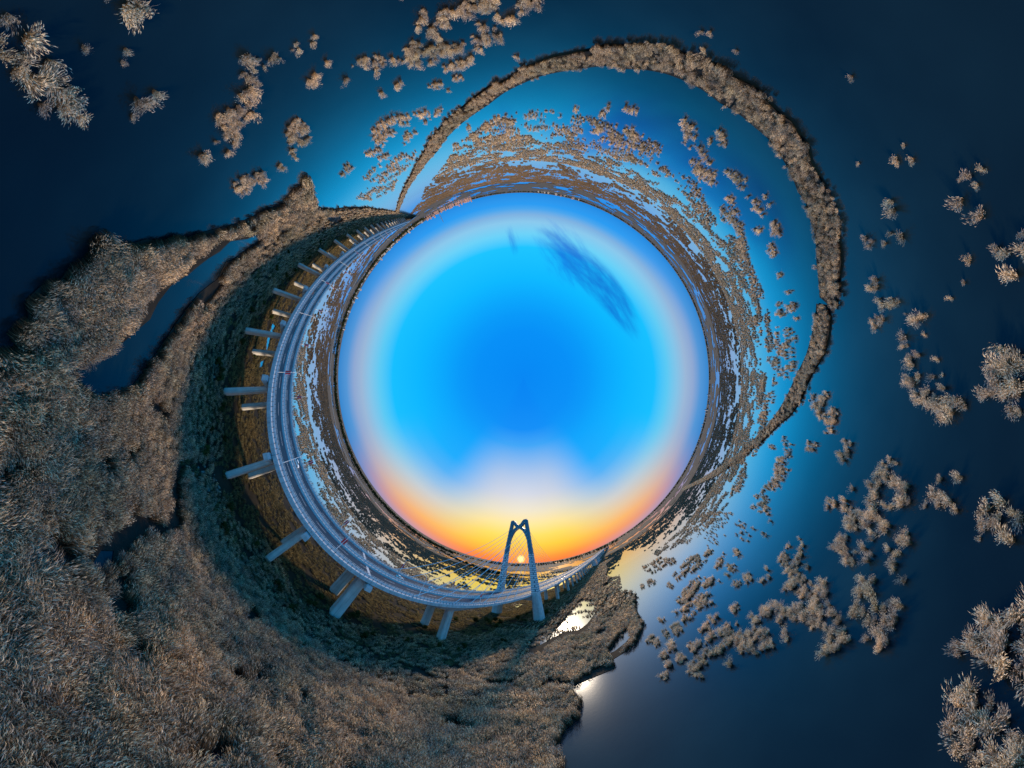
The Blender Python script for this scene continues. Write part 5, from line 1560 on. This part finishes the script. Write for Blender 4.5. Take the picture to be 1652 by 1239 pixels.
def tower_block(w, d, h, mat):
    mb = MB()
    mb.box((-w / 2, -d / 2, 0), (w / 2, d / 2, h))
    wall = mb.mesh('wall', mat)
    mb = MB()
    mb.box((-w / 2 - .4, -d / 2 - .4, h + .02), (w / 2 + .4, d / 2 + .4, h + 1.4))
    mb.box((-w * .18, -d * .25, h + 1.41), (w * .18, d * .25, h + 5))
    roof = mb.mesh('roof', MT['roof'])
    wins = []
    for c in range(3):
        mb = MB()
        cx = (-1 + c) * w * .3
        mb.box((cx - w * .08, d / 2 - .12, 3), (cx + w * .08, d / 2 + .12, h - 3))
        wins.append(mb.mesh('window_bay', MT['glass']))
    return wall, roof, wins


BLK = [tower_block(26, 16, 52, MT['wall_pink']), tower_block(20, 16, 74, MT['wall_pink']), tower_block(34, 15, 34, MT['wall_pale']), tower_block(22, 18, 60, MT['wall_pale'])]
nbld = 0
for b0, b1, n, kinds, d0, d1, lab in ((-122, -106, 34, (0, 1, 0, 1), 3000, 3500, 'tall pinkish apartment block in the skyline right of the bridge end'), (-148, -123, 36, (3, 2, 0, 2), 2700, 3300, 'pale apartment block in the skyline above the left bridge end'), (-165, -149, 12, (2, 3, 2, 2), 2400, 3000, 'low pale block at the left end of the skyline'), (-88, -72, 12, (2, 0, 2, 2), 4200, 4800, 'low distant building on the far shore at the top'), (5, 26, 16, (2, 3, 2, 3), 4300, 4900, 'distant building on the far shore at the right')):
    for i in range(n):
        b = R(b0 + (b1 - b0) * (i + rs.uniform(0, 1)) / n)
        d = rs.uniform(d0, d1)
        wall, roof, wins = BLK[kinds[int(rs.integers(4))]]
        o = link('apartment_block', None, None, (d * math.cos(b), d * math.sin(b), 1.0))
        o.rotation_euler = (0, 0, b + math.pi / 2 + rs.uniform(-.4, .4))   # bays face the lake
        k = rs.uniform(.75, 1.15)
        o.scale = (k, k, k * rs.uniform(.7, 1.2))
        link('wall', wall, o)
        link('roof', roof, o)
        for wm in wins:
            link('window_bay', wm, o)
        tag(o, lab, 'building', 'buildings of the far town')
# lattice mast
mb = MB()
b, d, hm = R(-117.2), 1500, 132
for i in range(4):
    a = math.pi / 4 + i * math.pi / 2
    mb.tube([(7 * math.cos(a), 7 * math.sin(a), 0), (1.2 * math.cos(a), 1.2 * math.sin(a), hm)], .5, 5)
for z in range(0, 128, 9):
    w0 = 7 - 5.8 * z / hm
    for i in range(4):
        a, c = math.pi / 4 + i * math.pi / 2, math.pi / 4 + (i + 1) * math.pi / 2
        w1 = 7 - 5.8 * (z + 9) / hm
        mb.tube([(w0 * math.cos(a), w0 * math.sin(a), z), (w1 * math.cos(c), w1 * math.sin(c), z + 9)], .28, 4)
mast = link('radio_mast', None, None, (d * math.cos(b), d * math.sin(b), 1))
link('lattice', mb.mesh('lattice', MT['post']), mast)
mb = MB()
mb.tube([(0, 0, 96), (0, 0, 100)], 4.2, 12)
link('antenna_platform', mb.mesh('antenna_platform', MT['post']), mast)
mb = MB()
mb.tube([(0, 0, hm - 4), (0, 0, hm + 26)], [.5, .25], 6)
link('antenna', mb.mesh('antenna', MT['post']), mast)
tag(mast, 'thin dark lattice mast on the skyline at upper left', 'mast')

# pale rubble left at two pier feet
for s, t, r_, lab in ((-51, 89, 5.0, 'pale heap of rubble by the pier foot left of the channel'), (-15, 84, 6.0, 'pale heap of rubble at the foot of the next pier')):
    o = link('rubble_heap', None, None, bp(s, t, .1))
    for i in range(60):
        a, q = rs.uniform(0, 6.28), r_ * math.sqrt(rs.random())
        mb = MB()
        w = rs.uniform(.15, .5)
        ring = [(w * math.cos(2 * math.pi * j / 6) * rs.uniform(.7, 1.1), w * math.sin(2 * math.pi * j / 6) * rs.uniform(.7, 1.1)) for j in range(6)]
        mb.loft([[(x_, y_, -.2) for x_, y_ in ring], [(x_ * .95, y_ * .95, w * .4) for x_, y_ in ring], [(x_ * .5, y_ * .5, w * .7) for x_, y_ in ring]])
        link('stone', mb.mesh('stone', MT['stone']), o, (q * math.cos(a), q * math.sin(a), rs.uniform(0, .3)))
    tag(o, lab, 'rubble')

# ------------------------------------------------------------------ tell look-alikes apart by their place from left to right
ONES = ['', 'first', 'second', 'third', 'fourth', 'fifth', 'sixth', 'seventh', 'eighth', 'ninth', 'tenth', 'eleventh', 'twelfth', 'thirteenth', 'fourteenth', 'fifteenth', 'sixteenth', 'seventeenth', 'eighteenth', 'nineteenth']
TENS = {2: ('twentieth', 'twenty'), 3: ('thirtieth', 'thirty'), 4: ('fortieth', 'forty')}


def ordinal(n):
    if n < 20:
        return ONES[n]
    return TENS[n // 10][0] if n % 10 == 0 else TENS[n // 10][1] + '-' + ONES[n % 10]


same = {}
for o in SC.objects:
    if o.parent is None and o.get('category') and not o.get('kind'):
        same.setdefault(o['label'], []).append(o)
for lab, os_ in same.items():
    if 1 < len(os_) < 50:
        for i, o in enumerate(sorted(os_, key=lambda q: q.location.x)):
            o['label'] = '%s, %s from left' % (lab, ordinal(i + 1))
